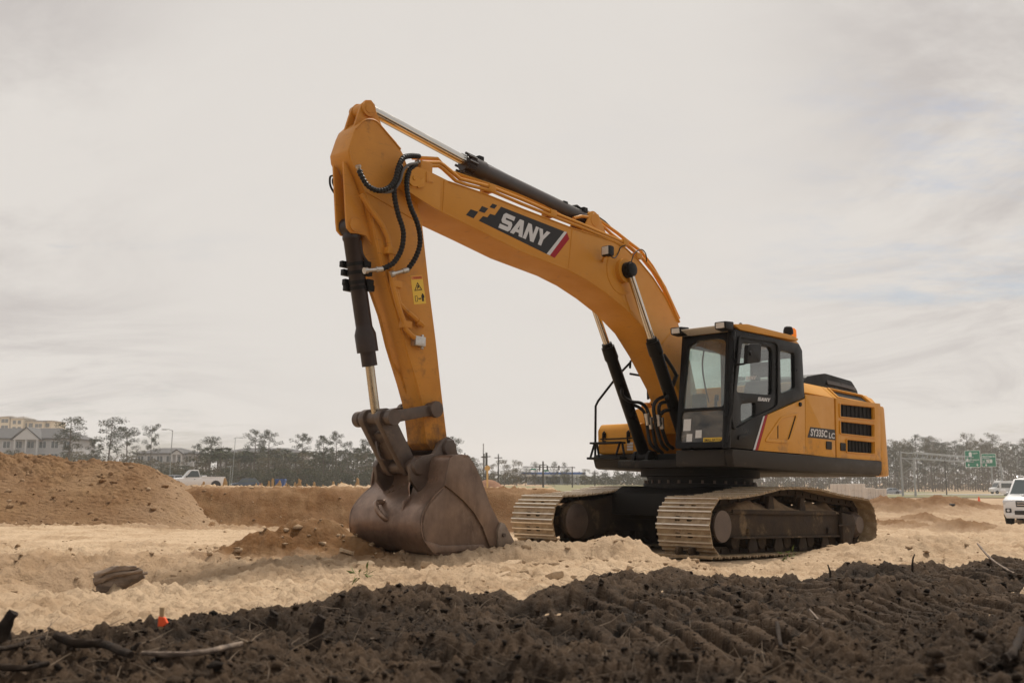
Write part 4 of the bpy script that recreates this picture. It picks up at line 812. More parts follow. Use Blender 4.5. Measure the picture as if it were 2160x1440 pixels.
# boom ---------------------------------------------------------------
BV = .27
bt = QL([(858, 357), (887, 359), (914, 365), (946, 381), (1020, 406), (1099, 438), (1207, 479.5), (1250, 493), (1293, 507), (1321, 523), (1349, 550), (1377, 584), (1404, 626), (1429, 676)], BV)
bb = QL([(852, 390), (866, 408), (893, 427), (930, 448), (1020, 492), (1099, 532), (1196, 570), (1238, 592), (1279, 620), (1321, 654), (1360, 696), (1390, 745)], BV)
bprof = bt+[(.62, 2.75), (.42, 2.2), (.32, 1.98), (.28, 1.85), (.36, 1.73), (.52, 1.72), (.68, 1.85), (1.0, 2.35)]+bb[::-1]
boom = empty('boom'); boom.parent = ex
bm = B(); prism(bm, bprof, -BV, BV); P('boom_box', bm, 'yellow_boom', boom, bevel=.012, smooth=35)
# edge weld strips along the lower and upper seam
bm = B(); tube(bm, [(a, BV+.002, b+.012) for a, b in bb[2:]], .011, 6); P('weld_seam', bm, 'yellow_boom', boom)
bm = B(); tube(bm, [(a, BV+.002, b-.012) for a, b in bt[3:]], .009, 6); P('weld_seam', bm, 'yellow_boom', boom)
for x0, y0, x1, y1 in ((1207, 484, 1199, 566), (937, 380, 934, 446), (1316, 612, 1331, 660), (1425, 690, 1396, 725)):
    bm = B(); tube(bm, [Q(x0, y0, BV+.001), Q(x1, y1, BV+.001)], .007, 5); P('weld_seam', bm, 'yellow_boom', boom)
# fork plates and pivot pin at the tip
bm = B(); prism(bm, rounded(QL([(848, 368), (856, 353), (880, 351), (906, 361), (930, 381), (928, 446), (894, 425), (866, 407), (851, 391)], BV+.03), .05, 3), BV+.001, BV+.03); P('fork_plate', bm, 'yellow_boom', boom, bevel=.006)
c0 = q(873, 376, BV+.05)
bm = B(); lathe(bm, (c0[0], -BV-.05, c0[1]), (c0[0], BV+.07, c0[1]), [(0, .115), (.95, .115), (.955, .10), (.985, .095), (.985, .03), (1, .025)], 24); pv = P('pivot_pin', bm, 'yellow_boom', boom)
bm = B(); prism(bm, rounded(QL([(880, 385), (894, 374), (895, 394), (880, 398)], BV+.05), .03, 2), BV+.03, BV+.06); P('pin_keeper', bm, 'yellow_boom', boom, bevel=.006)
# decal: dark field, stepping blocks, name and stripe
DV = BV+.0025
bm = B(); prism(bm, QL([(1057, 436), (1190.5, 488), (1153, 535.5), (1010, 465.5), (1019, 456), (1028, 458.5), (1034, 451), (1044, 454)], DV), BV+.0005, DV); P('decal_field', bm, 'decal_black', boom, 0)
for p4 in ([(993, 441.5), (1009, 447), (999, 460.5), (983, 453.5)], [(1017, 434.5), (1030, 440), (1022, 449.5), (1010, 445)], [(1039, 429.5), (1049, 433), (1043, 440.5), (1033, 437)]):
    bm = B(); prism(bm, QL(p4, DV), BV+.0005, DV); P('decal_block', bm, 'decal_black', boom, 0)
bm = B(); prism(bm, QL([(1190.5, 488), (1196, 490), (1160, 538.5), (1153, 535.5)], DV), BV+.0005, DV); P('decal_stripe', bm, 'decal_white', boom, 0)
bm = B(); prism(bm, QL([(1196, 490), (1201, 504), (1170, 544), (1160, 538.5)], DV), BV+.0005, DV); P('decal_stripe', bm, 'decal_red', boom, 0)
p0, p1, p2 = (np.array(Q(x, y, DV)) for x, y in ((1051, 480), (1150, 522), (1064, 448)))
block_word(p0, p1-p0, p2-p0, (0, 1, 0), .003, 'decal_white', boom)
# boom cylinders
CV = .40; CP = (2.33, 3.86); CFt = (.86, 1.36)
cdir = Vector((CFt[0]-CP[0], 0, CFt[1]-CP[1])); Lc = cdir.length
c1 = q(1328, 570, .36)
bm = B(); lathe(bm, (CP[0], -.36, CP[1]), (CP[0], .36, CP[1]), [(0, .17), (.1, .17), (.12, .20), (.88, .20), (.9, .17), (1, .17)], 28); P('cylinder_boss', bm, 'yellow_boom', boom)
bm = B(); lathe(bm, (CP[0], BV, CP[1]), (CP[0], BV+.012, CP[1]), [(0, .33), (.6, .33), (1, .315)], 40); P('boss_pad', bm, 'yellow_boom', boom)
for s in (1, -1):
    cy = empty('boom_cylinder'); cy.parent = ex
    pt = lambda f_, s=s: Vector((CP[0], s*CV, CP[1]))+cdir*f_
    bm = B(); cyl(bm, pt(.03), pt(.5), .050, n=20); P('piston_rod', bm, 'chrome', cy)
    bm = B(); lathe(bm, (CP[0], s*(CV-.075), CP[1]), (CP[0], s*(CV+.085), CP[1]), [(0, .11), (.75, .115), (.75, .10), (.95, .095), (1, .06)], 20); P('rod_eye', bm, 'black_paint', cy)
    bm = B(); lathe(bm, pt(.355), pt(.985), [(0, .075), (.03, .08), (.03, .098), (.13, .105), (.15, .09), (.97, .09), (1, .06)], 24); P('barrel', bm, 'black_paint', cy)
    bm = B(); lathe(bm, (CFt[0], s*(CV-.09), CFt[1]), (CFt[0], s*(CV+.09), CFt[1]), [(0, .11), (1, .11)], 18); P('foot_eye', bm, 'black_paint', cy)
    bm = B(); prism(bm, rounded([(.70, 1.28), (1.02, 1.28), (.96, 1.45), (.76, 1.45)], .05, 3), s*CV-.15, s*CV-.10); prism(bm, rounded([(.70, 1.28), (1.02, 1.28), (.96, 1.45), (.76, 1.45)], .05, 3), s*CV+.10, s*CV+.15); P('foot_bracket', bm, 'black_paint', cy, bevel=.01)
    bm = B(); a, b_ = pt(.37), pt(.72); n_ = Vector((.125, 0, .03)) ; tube(bm, [a-n_*.9, a-n_, b_-n_, b_-n_*.7], .016, 6); P('feed_pipe', bm, 'black_paint', cy)
a = Q(1350, 551, .3); 
bm = B(); tube(bm, [(CP[0], .44, CP[1]+.10), Q(1338, 535, .42), Q(1352, 526, .40), Q(1362, 535, .36), Q(1364, 552, .30)], .008, 6, 5); P('grease_line', bm, 'rubber', boom)
# boom work lamp
a = q(1285, 529, .46); bm = B(); prism(bm, rounded([(a[0]-.06, a[1]-.07), (a[0]+.05, a[1]-.07), (a[0]+.05, a[1]+.07), (a[0]-.06, a[1]+.07)], .02, 2), .36, .50); wlm = P('work_lamp', bm, 'black_plastic', boom, bevel=.015)
bm = B(); box(bm, (a[0]+.048, .375, a[1]-.055), (a[0]+.056, .485, a[1]+.055)); P('lamp_lens', bm, 'lamp_lens', wlm, bevel=.004)
bm = B(); tube(bm, [Q(1271, 552, BV), Q(1271, 547, BV+.04), Q(1276, 540, BV+.1), (a[0], .42, a[1]-.08)], .014, 6, 3); P('lamp_bracket', bm, 'yellow_boom', wlm)
bm = B(); tube(bm, [(a[0]-.05, .43, a[1]-.05), Q(1297, 544, .34), Q(1305, 532, BV+.02), Q(1309, 522, BV+.02), Q(1322, 516, BV)], .008, 6, 4); P('lamp_cable', bm, 'rubber', wlm)
# pipes along the boom top
def pipe(name, pts, v, r, m, par, k=0, dv=0.):
    bm = B(); n = len(pts); tube(bm, [Q(x, y, v+dv*i/max(1, n-1)) for i, (x, y) in enumerate(pts)], r, 8, k); return P(name, bm, m, par)
pipe('boom_pipe', [(889, 343), (926, 343), (935, 348), (970, 377), (985, 381), (1034, 394), (1100, 420), (1170, 450), (1220, 470), (1290, 500), (1318, 512), (1340, 531), (1366, 556), (1392, 590), (1416, 640), (1432, 680)], BV-.02, .024, 'yellow_boom', boom)
pipe('boom_pipe', [(885, 350), (925, 350), (934, 356), (962, 382), (985, 390), (1034, 402), (1100, 430), (1165, 456), (1220, 477), (1300, 510), (1318, 520)], BV-.01, .022, 'yellow_boom', boom)
pipe('boom_pipe', [(870, 333), (900, 334), (922, 335), (944, 360), (985, 374), (1040, 392), (1110, 418), (1180, 448), (1205, 458), (1222, 449), (1236, 451), (1262, 463), (1300, 490), (1328, 512), (1352, 530), (1376, 562), (1402, 606), (1432, 672)], .05, .024, 'yellow_boom', boom)
pipe('boom_pipe', [(1210, 460), (1226, 456), (1240, 458), (1258, 465), (1290, 494), (1322, 518), (1350, 540), (1376, 572), (1400, 612), (1428, 674)], .12, .022, 'yellow_boom', boom)
for x, y in ((1036, 397), (1165, 450), (1318, 512), (1346, 540)):
    bm = B(); a = Q(x, y, BV-.02); box(bm, (a[0]-.06, BV-.16, a[2]-.045), (a[0]+.06, BV+.012, a[2]+.045)); P('pipe_clamp', bm, 'yellow_boom', boom, bevel=.01)
bm = B(); a = Q(897, 350, BV); box(bm, (a[0]-.10, BV-.1, a[2]-.10), (a[0]+.08, BV+.02, a[2]+.05)); P('pipe_block', bm, 'yellow_arm', boom, bevel=.015)
bm = B(); prism(bm, QL([(900, 362), (906, 362), (908, 380), (915, 382), (915, 385), (900, 384)], BV+.04), BV+.005, BV+.04); P('pipe_bracket', bm, 'yellow_arm', boom, bevel=.005)
# hoses rising from the centre to the boom foot
for pts, v0, dv in (([(1312, 818), (1313, 834), (1330, 846), (1350, 849), (1362, 858), (1368, 872), (1373, 888), (1377, 905), (1384, 940), (1398, 956)], -.36, .3), ([(1322, 852), (1340, 855), (1356, 865), (1362, 880), (1366, 905), (1372, 935), (1390, 952)], -.38, .3),
                    ([(1428, 790), (1412, 828), (1388, 842), (1379, 855), (1380, 875), (1386, 905), (1396, 935), (1408, 948)], .34, -.1), ([(1432, 850), (1400, 848), (1390, 858), (1392, 880), (1397, 905), (1408, 935), (1420, 945)], .36, -.1), ([(1424, 864), (1402, 866), (1394, 874)], .38, 0), ([(1400, 748), (1424, 786), (1423, 800), (1405, 842)], .42, 0)):
    pipe('centre_hose', pts, v0, .026, 'rubber', boom, 4, dv)
for x, y, v in ((1365, 882, -.1), (1372, 890, -.1), (1388, 884, .3), (1395, 890, .3)):
    bm = B(); a, b_ = Vector(Q(x-1, y-10, v)), Vector(Q(x+2, y+14, v)); lathe(bm, a, b_, [(0, .042), (.35, .042), (.35, .034), (1, .034)], 10); P('hose_fitting', bm, 'fitting', boom)
# arm cylinder on top of the boom
rod0, bar0, bar1 = Vector(Q(781, 232, 0.03)), Vector(Q(977, 344, .0)), Vector(Q(1238, 468, .0))
ac = empty('arm_cylinder'); ac.parent = ex
bm = B(); cyl(bm, rod0, bar0.lerp(bar1, .3), .063, n=22); P('piston_rod', bm, 'chrome', ac)
bm = B(); lathe(bm, bar0, bar1, [(0, .095), (.02, .12), (.045, .12), (.05, .135), (.13, .135), (.14, .115), (.96, .115), (1, .09)], 26); P('barrel', bm, 'cylinder_brown', ac)
bm = B(); lathe(bm, (bar1.x, -.12, bar1.z), (bar1.x, .15, bar1.z), [(0, .13), (.9, .13), (.92, .10), (1, .09)], 24); P('foot_eye', bm, 'yellow_boom', ac)
bm = B(); c_ = (bar1.x, bar1.z); prism(bm, [(c_[0]-.34, c_[1]-.26), (c_[0]-.08, c_[1]+.11), (c_[0]+.08, c_[1]+.11), (c_[0]+.30, c_[1]-.26)], -.155, -.125); prism(bm, [(c_[0]-.34, c_[1]-.26), (c_[0]-.08, c_[1]+.10), (c_[0]+.08, c_[1]+.10), (c_[0]+.30, c_[1]-.26)], .118, .145); P('foot_bracket', bm, 'yellow_boom', ac, bevel=.01)
pipe('feed_pipe', [(1001, 338), (1030, 350), (1100, 386), (1182, 430), (1192, 438), (1203, 436), (1216, 434), (1228, 443), (1252, 452), (1275, 468), (1292, 485)], .0, .020, 'rubber', ac)
pipe('feed_pipe', [(1010, 342), (1090, 384), (1183, 434)], .07, .014, 'rubber', ac)
for x, y in ((1186, 432), (1228, 445), (990, 336), (1008, 338)):
    bm = B(); a = Q(x, y, .02); box(bm, (a[0]-.045, -.05, a[2]-.07), (a[0]+.045, .09, a[2]+.04)); P('pipe_clamp', bm, 'black_plastic', ac, bevel=.012)
for k in range(10):
    a_ = 2*math.pi*k/10; d, s_, t_ = frame_axes(bar1-bar0); c = bar0+d*.10+(s_*math.cos(a_)+t_*math.sin(a_))*.128; bm = B(); cyl(bm, c-d*.11, c+d*.03, .017, n=6); P('gland_bolt', bm, 'cylinder_brown', ac)

# arm (stick) --------------------------------------------------------
SV = .165
arm = empty('arm'); arm.parent = ex
ao = QL([(806, 266), (822, 284), (838, 302), (851, 326), (863, 360), (876, 410), (890, 464), (906, 610), (920, 720), (931, 822), (943, 922), (941, 940), (925, 950), (910, 948), (900, 935), (890, 857), (876, 806), (858, 748), (832, 648), (806, 569), (792, 511), (774, 425), (754, 372), (736, 333), (734, 316), (746, 280), (752, 267), (765, 255), (780, 251), (795, 256)], SV)
bm = B(); prism(bm, ao, -SV, SV); P('arm_box', bm, 'yellow_arm', arm, bevel=.012, smooth=35)
lug = QL([(757, 236), (763, 219), (772, 211), (783, 211), (791, 221), (794, 236), (806, 266), (838, 302), (820, 300), (790, 278), (762, 282), (744, 290), (747, 268)], .10)
for a, b_ in ((.068, .10), (-.10, -.068)):
    bm = B(); prism(bm, lug, a, b_); P('lug_plate', bm, 'yellow_arm', arm, bevel=.006)
c0 = q(780, 229, .14)
bm = B(); lathe(bm, (c0[0], -.13, c0[1]), (c0[0], .14, c0[1]), [(0, .085), (.96, .085), (.96, .05), (.985, .05), (1, .02)], 22); P('lug_pin', bm, 'yellow_arm', arm)
bm = B(); tube(bm, [(a, SV+.002, b) for a, b in QL([(751, 272), (765, 256), (780, 252), (795, 257), (812, 276), (845, 315)], SV)], .010, 6, 4); P('weld_seam', bm, 'yellow_arm', arm)
bm = B(); tube(bm, [(a, SV+.002, b+.0) for a, b in QL([(737, 318), (739, 335), (757, 374), (778, 427), (796, 512), (810, 571), (835, 648), (861, 748), (879, 806), (892, 857)], SV)], .010, 6); P('weld_seam', bm, 'yellow_arm', arm)
bm = B(); tube(bm, [Q(768, 402, SV+.002), Q(790, 415, SV+.002), Q(872, 462, SV+.002)], .008, 6); P('weld_seam', bm, 'yellow_arm', arm)
# clevis ribs for the bucket cylinder
ribp = QL([(725, 340), (731, 345), (744, 372), (764, 425), (782, 490), (788, 520), (772, 497), (757, 493), (742, 491), (733, 480), (731, 462), (727, 380)], .105)
for v0, v1 in ((.075, .105), (-.105, -.075)):
    bm = B(); prism(bm, ribp, v0, v1); P('cylinder_rib', bm, 'yellow_arm', arm, bevel=.006)
c0 = q(750, 474, .12); bm = B(); lathe(bm, (c0[0], -.135, c0[1]), (c0[0], .135, c0[1]), [(0, .075), (.96, .075), (.96, .045), (1, .02)], 20); P('rib_pin', bm, 'yellow_arm', arm)
# arm pipes and hoses
pipe('arm_pipe', [(762, 410), (778, 436), (805, 473), (818, 500), (824, 530), (828, 560), (832, 600), (842, 640), (856, 655), (872, 668), (886, 682)], SV+.05, .030, 'yellow_arm', arm)
pipe('arm_pipe', [(824, 572), (828, 600), (840, 645), (852, 680), (856, 694), (866, 706), (880, 715)], SV+.06, .030, 'yellow_arm', arm)
pipe('arm_pipe', [(772, 590), (800, 668), (815, 730), (825, 762), (846, 795), (853, 818), (858, 830)], -SV+.12, .016, 'yellow_arm', arm)
for x, y in ((834, 600), (855, 685), (822, 530)):
    bm = B(); a = Q(x, y, SV+.04); box(bm, (a[0]-.06, SV, a[2]-.04), (a[0]+.06, SV+.09, a[2]+.04)); P('pipe_clamp', bm, 'yellow_arm', arm, bevel=.01)
a = Q(885, 719, SV+.06); bm = B(); box(bm, (a[0]-.07, SV, a[2]-.06), (a[0]+.08, SV+.09, a[2]+.05)); cyl(bm, (a[0]-.05, SV+.05, a[2]-.09), (a[0]-.05, SV+.05, a[2]+.08), .02, n=6); P('pipe_flange', bm, 'fitting', arm, bevel=.012)
bm = B(); a, b_ = Vector(Q(880, 677, SV+.05)), Vector(Q(893, 687, SV+.05)); lathe(bm, a, b_, [(0, .04), (.6, .04), (.6, .03), (1, .03)], 8); P('pipe_end', bm, 'yellow_arm', arm)
for pts in ([(758, 360), (763, 372), (776, 392), (798, 402), (820, 396), (834, 378), (840, 354), (850, 334), (866, 329), (885, 330)],
            [(846, 350), (839, 370), (832, 396), (833, 420), (840, 452), (849, 480), (851, 500), (846, 528), (832, 552), (818, 562), (806, 567)],
            [(878, 347), (866, 356), (859, 376), (859, 404), (866, 436), (880, 470), (886, 500), (884, 524), (874, 548), (860, 568)]):
    bm = B(); n = len(pts); tube(bm, [Q(x, y, SV+.10+.10*math.sin(math.pi*i/(n-1))) for i, (x, y) in enumerate(pts)], .029, 10, 8, ridged=.019); P('sleeved_hose', bm, 'rubber', arm, 0)
bm = B(); tube(bm, [Q(x, y, SV+.17) for x, y in ((800, 405), (824, 404), (842, 386), (850, 360), (862, 348), (880, 344))], .016, 8, 5); P('bare_hose', bm, 'hose_sleeve', arm)
for pa, pb in (((806, 567.5), (768, 571)), ((860, 569), (824, 579)), ((755, 349), (759, 362)), ((872, 350), (882, 342))):
    bm = B(); a, b_ = Vector(Q(*pa, SV+.10)), Vector(Q(*pb, SV+.08)); lathe(bm, a, b_, [(0, .032), (.30, .032), (.32, .022), (.8, .022), (.82, .036), (1, .036)], 12); P('hose_fitting', bm, 'fitting', arm)
bm = B(); tube(bm, [Q(x, y, -SV) for x, y in ((712, 372), (700, 371), (696, 376), (697, 392), (706, 408), (716, 416))], .012, 6, 4); tube(bm, [Q(x, y, -SV) for x, y in ((712, 376), (703, 377), (703, 388), (712, 404))], .012, 6, 4); P('far_hose', bm, 'rubber', arm)
# warning plate on the arm
wv = SV+.002
bm = B(); prism(bm, QL([(866, 581.5), (890.5, 580), (899, 640), (873.5, 642)], wv), SV+.0005, wv); wp = P('warning_plate', bm, 'decal_yellow', arm, 0)
bm = B(); prism(bm, QL([(867, 582.5), (890, 581), (891, 588.5), (868, 590)], wv), wv, wv+.001); P('warning_header', bm, 'decal_orange', wp, 0)
bm = B(); tri = QL([(880.5, 595), (890.5, 611.5), (874, 613.5)], wv); cx, cy = sum(p[0] for p in tri)/3, sum(p[1] for p in tri)/3
plate(bm, tri, [[(cx+(p[0]-cx)*.72, cy+(p[1]-cy)*.72) for p in tri]], wv, wv+.0015); P('warning_symbol', bm, 'decal_black', wp, 0)
bm = B(); prism(bm, QL([(880, 602), (883, 602), (884.5, 609), (882.5, 606), (880, 610), (879, 609), (880.5, 605.5)], wv), wv, wv+.0015); P('warning_symbol', bm, 'decal_black', wp, 0)
text_on('lettering', 'WARNING', np.array(Q(872, 588.2, wv+.002)), np.array(Q(889.5, 587, wv+.002))-np.array(Q(872, 588.2, wv+.002)), np.array(Q(871.6, 584.2, wv+.002))-np.array(Q(872, 588.2, wv+.002)), 'decal_red', wp, .02)
bm = B(); plate(bm, QL([(875, 624), (880, 623.6), (881.5, 636), (876.5, 636.4)], wv), [QL([(876, 625), (879.3, 624.6), (880.6, 635), (877.3, 635.4)], wv)], wv, wv+.0015); P('warning_symbol', bm, 'decal_black', wp, 0)
bm = B(); prism(bm, QL([(882, 630), (884, 627.5), (884.2, 629), (887, 628.8), (886.8, 627.2), (889.3, 629.4), (887.4, 632), (887.2, 630.4), (884.4, 630.6), (884.6, 632.2)], wv), wv, wv+.0015); P('warning_symbol', bm, 'decal_black', wp, 0)
bm = B(); prism(bm, QL([(890, 619), (892.4, 618.8), (892.6, 621), (894.6, 622.4), (895, 628), (893.8, 628), (894.2, 635), (890.2, 635.3), (890.2, 628.3), (889, 628), (888.7, 622.6), (890.2, 621.2)], wv), wv, wv+.0015); P('warning_symbol', bm, 'decal_black', wp, 0)
# bucket cylinder
k0, k1, k2, k3 = Vector(Q(738, 478, 0)), Vector(Q(776, 745, 0)), Vector(Q(780, 772, 0)), Vector(Q(793, 876, 0))
bcy = empty('bucket_cylinder'); bcy.parent = ex
bm = B(); lathe(bm, k0, k2, [(0, .07), (.05, .085), (.07, .10), (.09, .10), (.1, .092), (.70, .092), (.72, .092), (.77, .118), (.90, .118), (.9, .085), (1, .085)], 26); P('barrel', bm, 'cylinder_brown', bcy)
bm = B(); cyl(bm, k2.lerp(k3, -.2), k3, .050, n=20); P('piston_rod', bm, 'rod_bronze', bcy)
bm = B(); lathe(bm, (k0.x, -.07, k0.z), (k0.x, .07, k0.z), [(0, .10), (1, .10)], 20); P('barrel_eye', bm, 'cylinder_brown', bcy)
dd = (k2-k0).normalized()
for f_ in (.27, .33, .40, .44):
    c = k0.lerp(k2, f_); bm = B(); box(bm, (c.x-.02, -.13, c.z-.035), (c.x+.12, -.07, c.z+.035)); P('pipe_clamp', bm, 'black_plastic', bcy, bevel=.01); bm = B(); box(bm, (c.x-.13, .05, c.z-.035), (c.x-.04, .12, c.z+.035)); P('pipe_clamp', bm, 'black_plastic', bcy, bevel=.01)
    bm = B(); lathe(bm, c-dd*.02, c+dd*.02, [(0, .098), (1, .098)], 22); P('clamp_band', bm, 'black_plastic', bcy)
bm = B(); tube(bm, [k0+Vector((-.10, .06, -.15)), k0+Vector((-.13, .07, -.3)), k0.lerp(k2, .26)+Vector((-.13, .07, 0))], .02, 8, 3); P('feed_pipe', bm, 'cylinder_brown', bcy)
# linkage
A_ = q(793, 882, 0); Bp = q(917, 863, .26); Cp = q(880, 983, .30); Dp = q(944, 944, .30)
def bar(bm, a, b, ra, rb, v0, v1):
    a, b = Vector(a), Vector(b); d = (b-a).normalized(); th = math.degrees(math.atan2(d.y, d.x))
    prism(bm, arc(a.x, a.y, ra, th+90, th+270, 10)+arc(b.x, b.y, rb, th-90, th+90, 10), v0, v1)
lk_ = empty('bucket_linkage'); lk_.parent = ex
for v0, v1 in ((.222, .262), (-.262, -.222)):
    bm = B(); bar(bm, A_, Bp, .066, .060, v0, v1); P('side_link', bm, 'steel_dark', lk_, bevel=.008)
bm = B(); lathe(bm, (A_[0], -.32, A_[1]), (A_[0], .32, A_[1]), [(0, .05), (0, .088), (.12, .088), (.14, .07), (.86, .07), (.88, .088), (1, .088), (1, .05)], 22); P('link_pin', bm, 'steel_dark', lk_)
bm = B(); lathe(bm, (Bp[0], -.30, Bp[1]), (Bp[0], .31, Bp[1]), [(0, .03), (0, .095), (.08, .095), (.08, .08), (.92, .08), (.92, .095), (.99, .09), (1, .03)], 22); P('link_pin', bm, 'steel_dark', lk_)
hl = Vector(Cp)-Vector(A_); nn = Vector((-hl.y, hl.x)).normalized()
for v0, v1 in ((.10, .185), (-.185, -.10)):
    bm = B(); bar(bm, A_, Cp, .105, .10, v0, v1); P('power_link', bm, 'steel_dark', lk_, bevel=.01)
bm = B(); a, b_ = Vector(A_)+hl*.26, Vector(A_)+hl*.80; prism(bm, [(a+nn*.06)[:], (b_+nn*.06)[:], (b_-nn*.02)[:], (a-nn*.02)[:]], -.10, .10); P('link_web', bm, 'steel_dark', lk_, bevel=.01)
bm = B(); c = Vector(A_)+hl*.45+nn*.08; tube(bm, [(c.x, -.04, c.y), (c.x+.05, -.03, c.y+.02), (c.x+.05, .0, c.y-.08), (c.x+.03, .03, c.y-.16), (c.x, .04, c.y-.17)], .014, 8, 4); P('lifting_hook', bm, 'steel_dark', lk_)
# bucket -------------------------------------------------------------
BW = .62
bk = empty('bucket'); bk.parent = ex; bk['label'] = 'worn brown steel digging bucket'
sp = QL([(950, 967), (943, 998), (938, 1022), (914, 1047), (894, 1077), (889, 1109), (894, 1139), (914, 1166)], BW)
shell_o = [(5.52, 1.150), (5.70, 1.145)]+sp+[(5.75, .055), (5.2, .045), (4.98, .065)]
so3 = [Vector((a, 0, b)) for a, b in shell_o]; so3 = [v_ for v_ in spline(so3, 5)]; outer2 = [(v_.x, v_.z) for v_ in so3]
def offset_in(pts, t):
    out = []
    for i in range(len(pts)):
        a, b = Vector(pts[max(0, i-1)]), Vector(pts[min(len(pts)-1, i+1)]); d = (b-a).normalized(); n_ = Vector((d.y, -d.x)); c = Vector(pts[i])
        ctr = Vector((5.55, .55)); n_ = n_ if n_.dot(ctr-c) > 0 else -n_; out.append((c+n_*t)[:])
    return out
inner2 = offset_in(outer2, .03)
bm = B(); prism(bm, outer2+inner2[::-1], -BW, BW); P('shell', bm, 'bucket_steel', bk, smooth=50, bevel=0)
# side plates
spl = outer2+[(4.96, .12), (5.0, .41), (5.16, .62), (5.31, .90), (5.42, 1.06)]
for s, lab in ((1, 0), (-1, 0)):
    bm = B(); prism(bm, spl, s*(BW-.035), s*BW); P('side_plate', bm, 'bucket_side', bk, bevel=.006)
    ck = QL([(950, 966), (960, 960), (971, 959), (1000, 977), (1014, 1009), (1034, 1062), (1053, 1103), (1054, 1150), (1034, 1152), (1018, 1110), (1000, 1080), (978, 1055), (955, 1035), (940, 1024), (943, 998)], BW+.03)
    bm = B(); prism(bm, ck, s*(BW+.001), s*(BW+.03)); P('cheek_plate', bm, 'bucket_side', bk, bevel=.008)
    wr = QL([(893, 1139), (914, 1166), (1030, 1158), (1020, 1148), (932, 1150), (918, 1146)], BW+.02)
    bm = B(); prism(bm, wr, s*(BW+.001), s*(BW+.022)); P('heel_plate', bm, 'bucket_side', bk, bevel=.006)
    sc = QL([(1056, 1100), (1064, 1104), (1088, 1148), (1050, 1152), (1049, 1120)], BW+.05)
    bm = B(); prism(bm, sc, s*(BW-.02), s*(BW+.06)); P('side_cutter', bm, 'lip_steel', bk, bevel=.01)
    c = q(1062, 1128, BW+.06); bm = B(); cyl(bm, (c[0], s*(BW+.05), c[1]), (c[0], s*(BW+.08), c[1]), .025, n=6); P('cutter_bolt', bm, 'steel_dark', bk)
bm = B(); prism(bm, [(5.12, .035), (5.12, .085), (4.86, .14), (4.84, .12)], -BW, BW); P('cutting_lip', bm, 'lip_steel', bk, bevel=.008)
for k in range(5):
    v_ = -.52+k*.26; bm = B(); prism(bm, [(4.98, .04), (4.96, .17), (4.80, .165), (4.62, .185), (4.61, .165), (4.80, .08)], v_-.055, v_+.055); P('tooth', bm, 'lip_steel', bk, bevel=.012)
# ears
ear = [Vector(Dp)+Vector((-.115, .02)), Vector(Dp)+Vector((-.09, .09)), Vector(Dp)+Vector((.0, .125)), Vector(Dp)+Vector((.10, .08)), (Vector(Dp)+Vector(Cp))*.5+Vector((.0, .035)), Vector(Cp)+Vector((-.03, .11)), Vector(Cp)+Vector((.07, .09)), Vector(Cp)+Vector((.12, .0)), Vector(Cp)+Vector((.09, -.16)), Vector((5.93, .72)), Vector((5.84, .78)), Vector((5.74, 1.1)), Vector((5.50, 1.12)), Vector((5.36, 1.12))]
for v0, v1 in ((.265, .315), (-.315, -.265)):
    bm = B(); prism(bm, [p[:] for p in ear], v0, v1); P('ear', bm, 'steel_dark', bk, bevel=.012)
for pp in (Dp, Cp):
    bm = B(); lathe(bm, (pp[0], -.36, pp[1]), (pp[0], .36, pp[1]), [(0, .03), (0, .092), (.06, .10), (.12, .10), (.12, .075), (.88, .075), (.88, .10), (.94, .10), (.99, .085), (1, .03)], 24); P('bucket_pin', bm, 'steel_dark', bk)
# curved rib and lifting eye on the back
bm = B(); gu = QL([(866, 1005), (868, 1025), (862, 1045), (850, 1056)], .26); rb = gu+[(a+.02, b-.12) for a, b in gu[::-1]]
P('back_rib', (prism(bm, [(a, b) for a, b in rb], .25, .28), bm)[1], 'bucket_steel', bk, bevel=.006)
bm = B(); a = Vector(Q(815, 1072, -.02)); tube(bm, [a+Vector((-.04, -.10, .07)), a+Vector((.07, -.09, .06)), a+Vector((.11, -.02, -.01)), a+Vector((.07, .05, -.10)), a+Vector((-.04, .06, -.13))], .030, 10, 6); P('lifting_eye', bm, 'bucket_steel', bk)
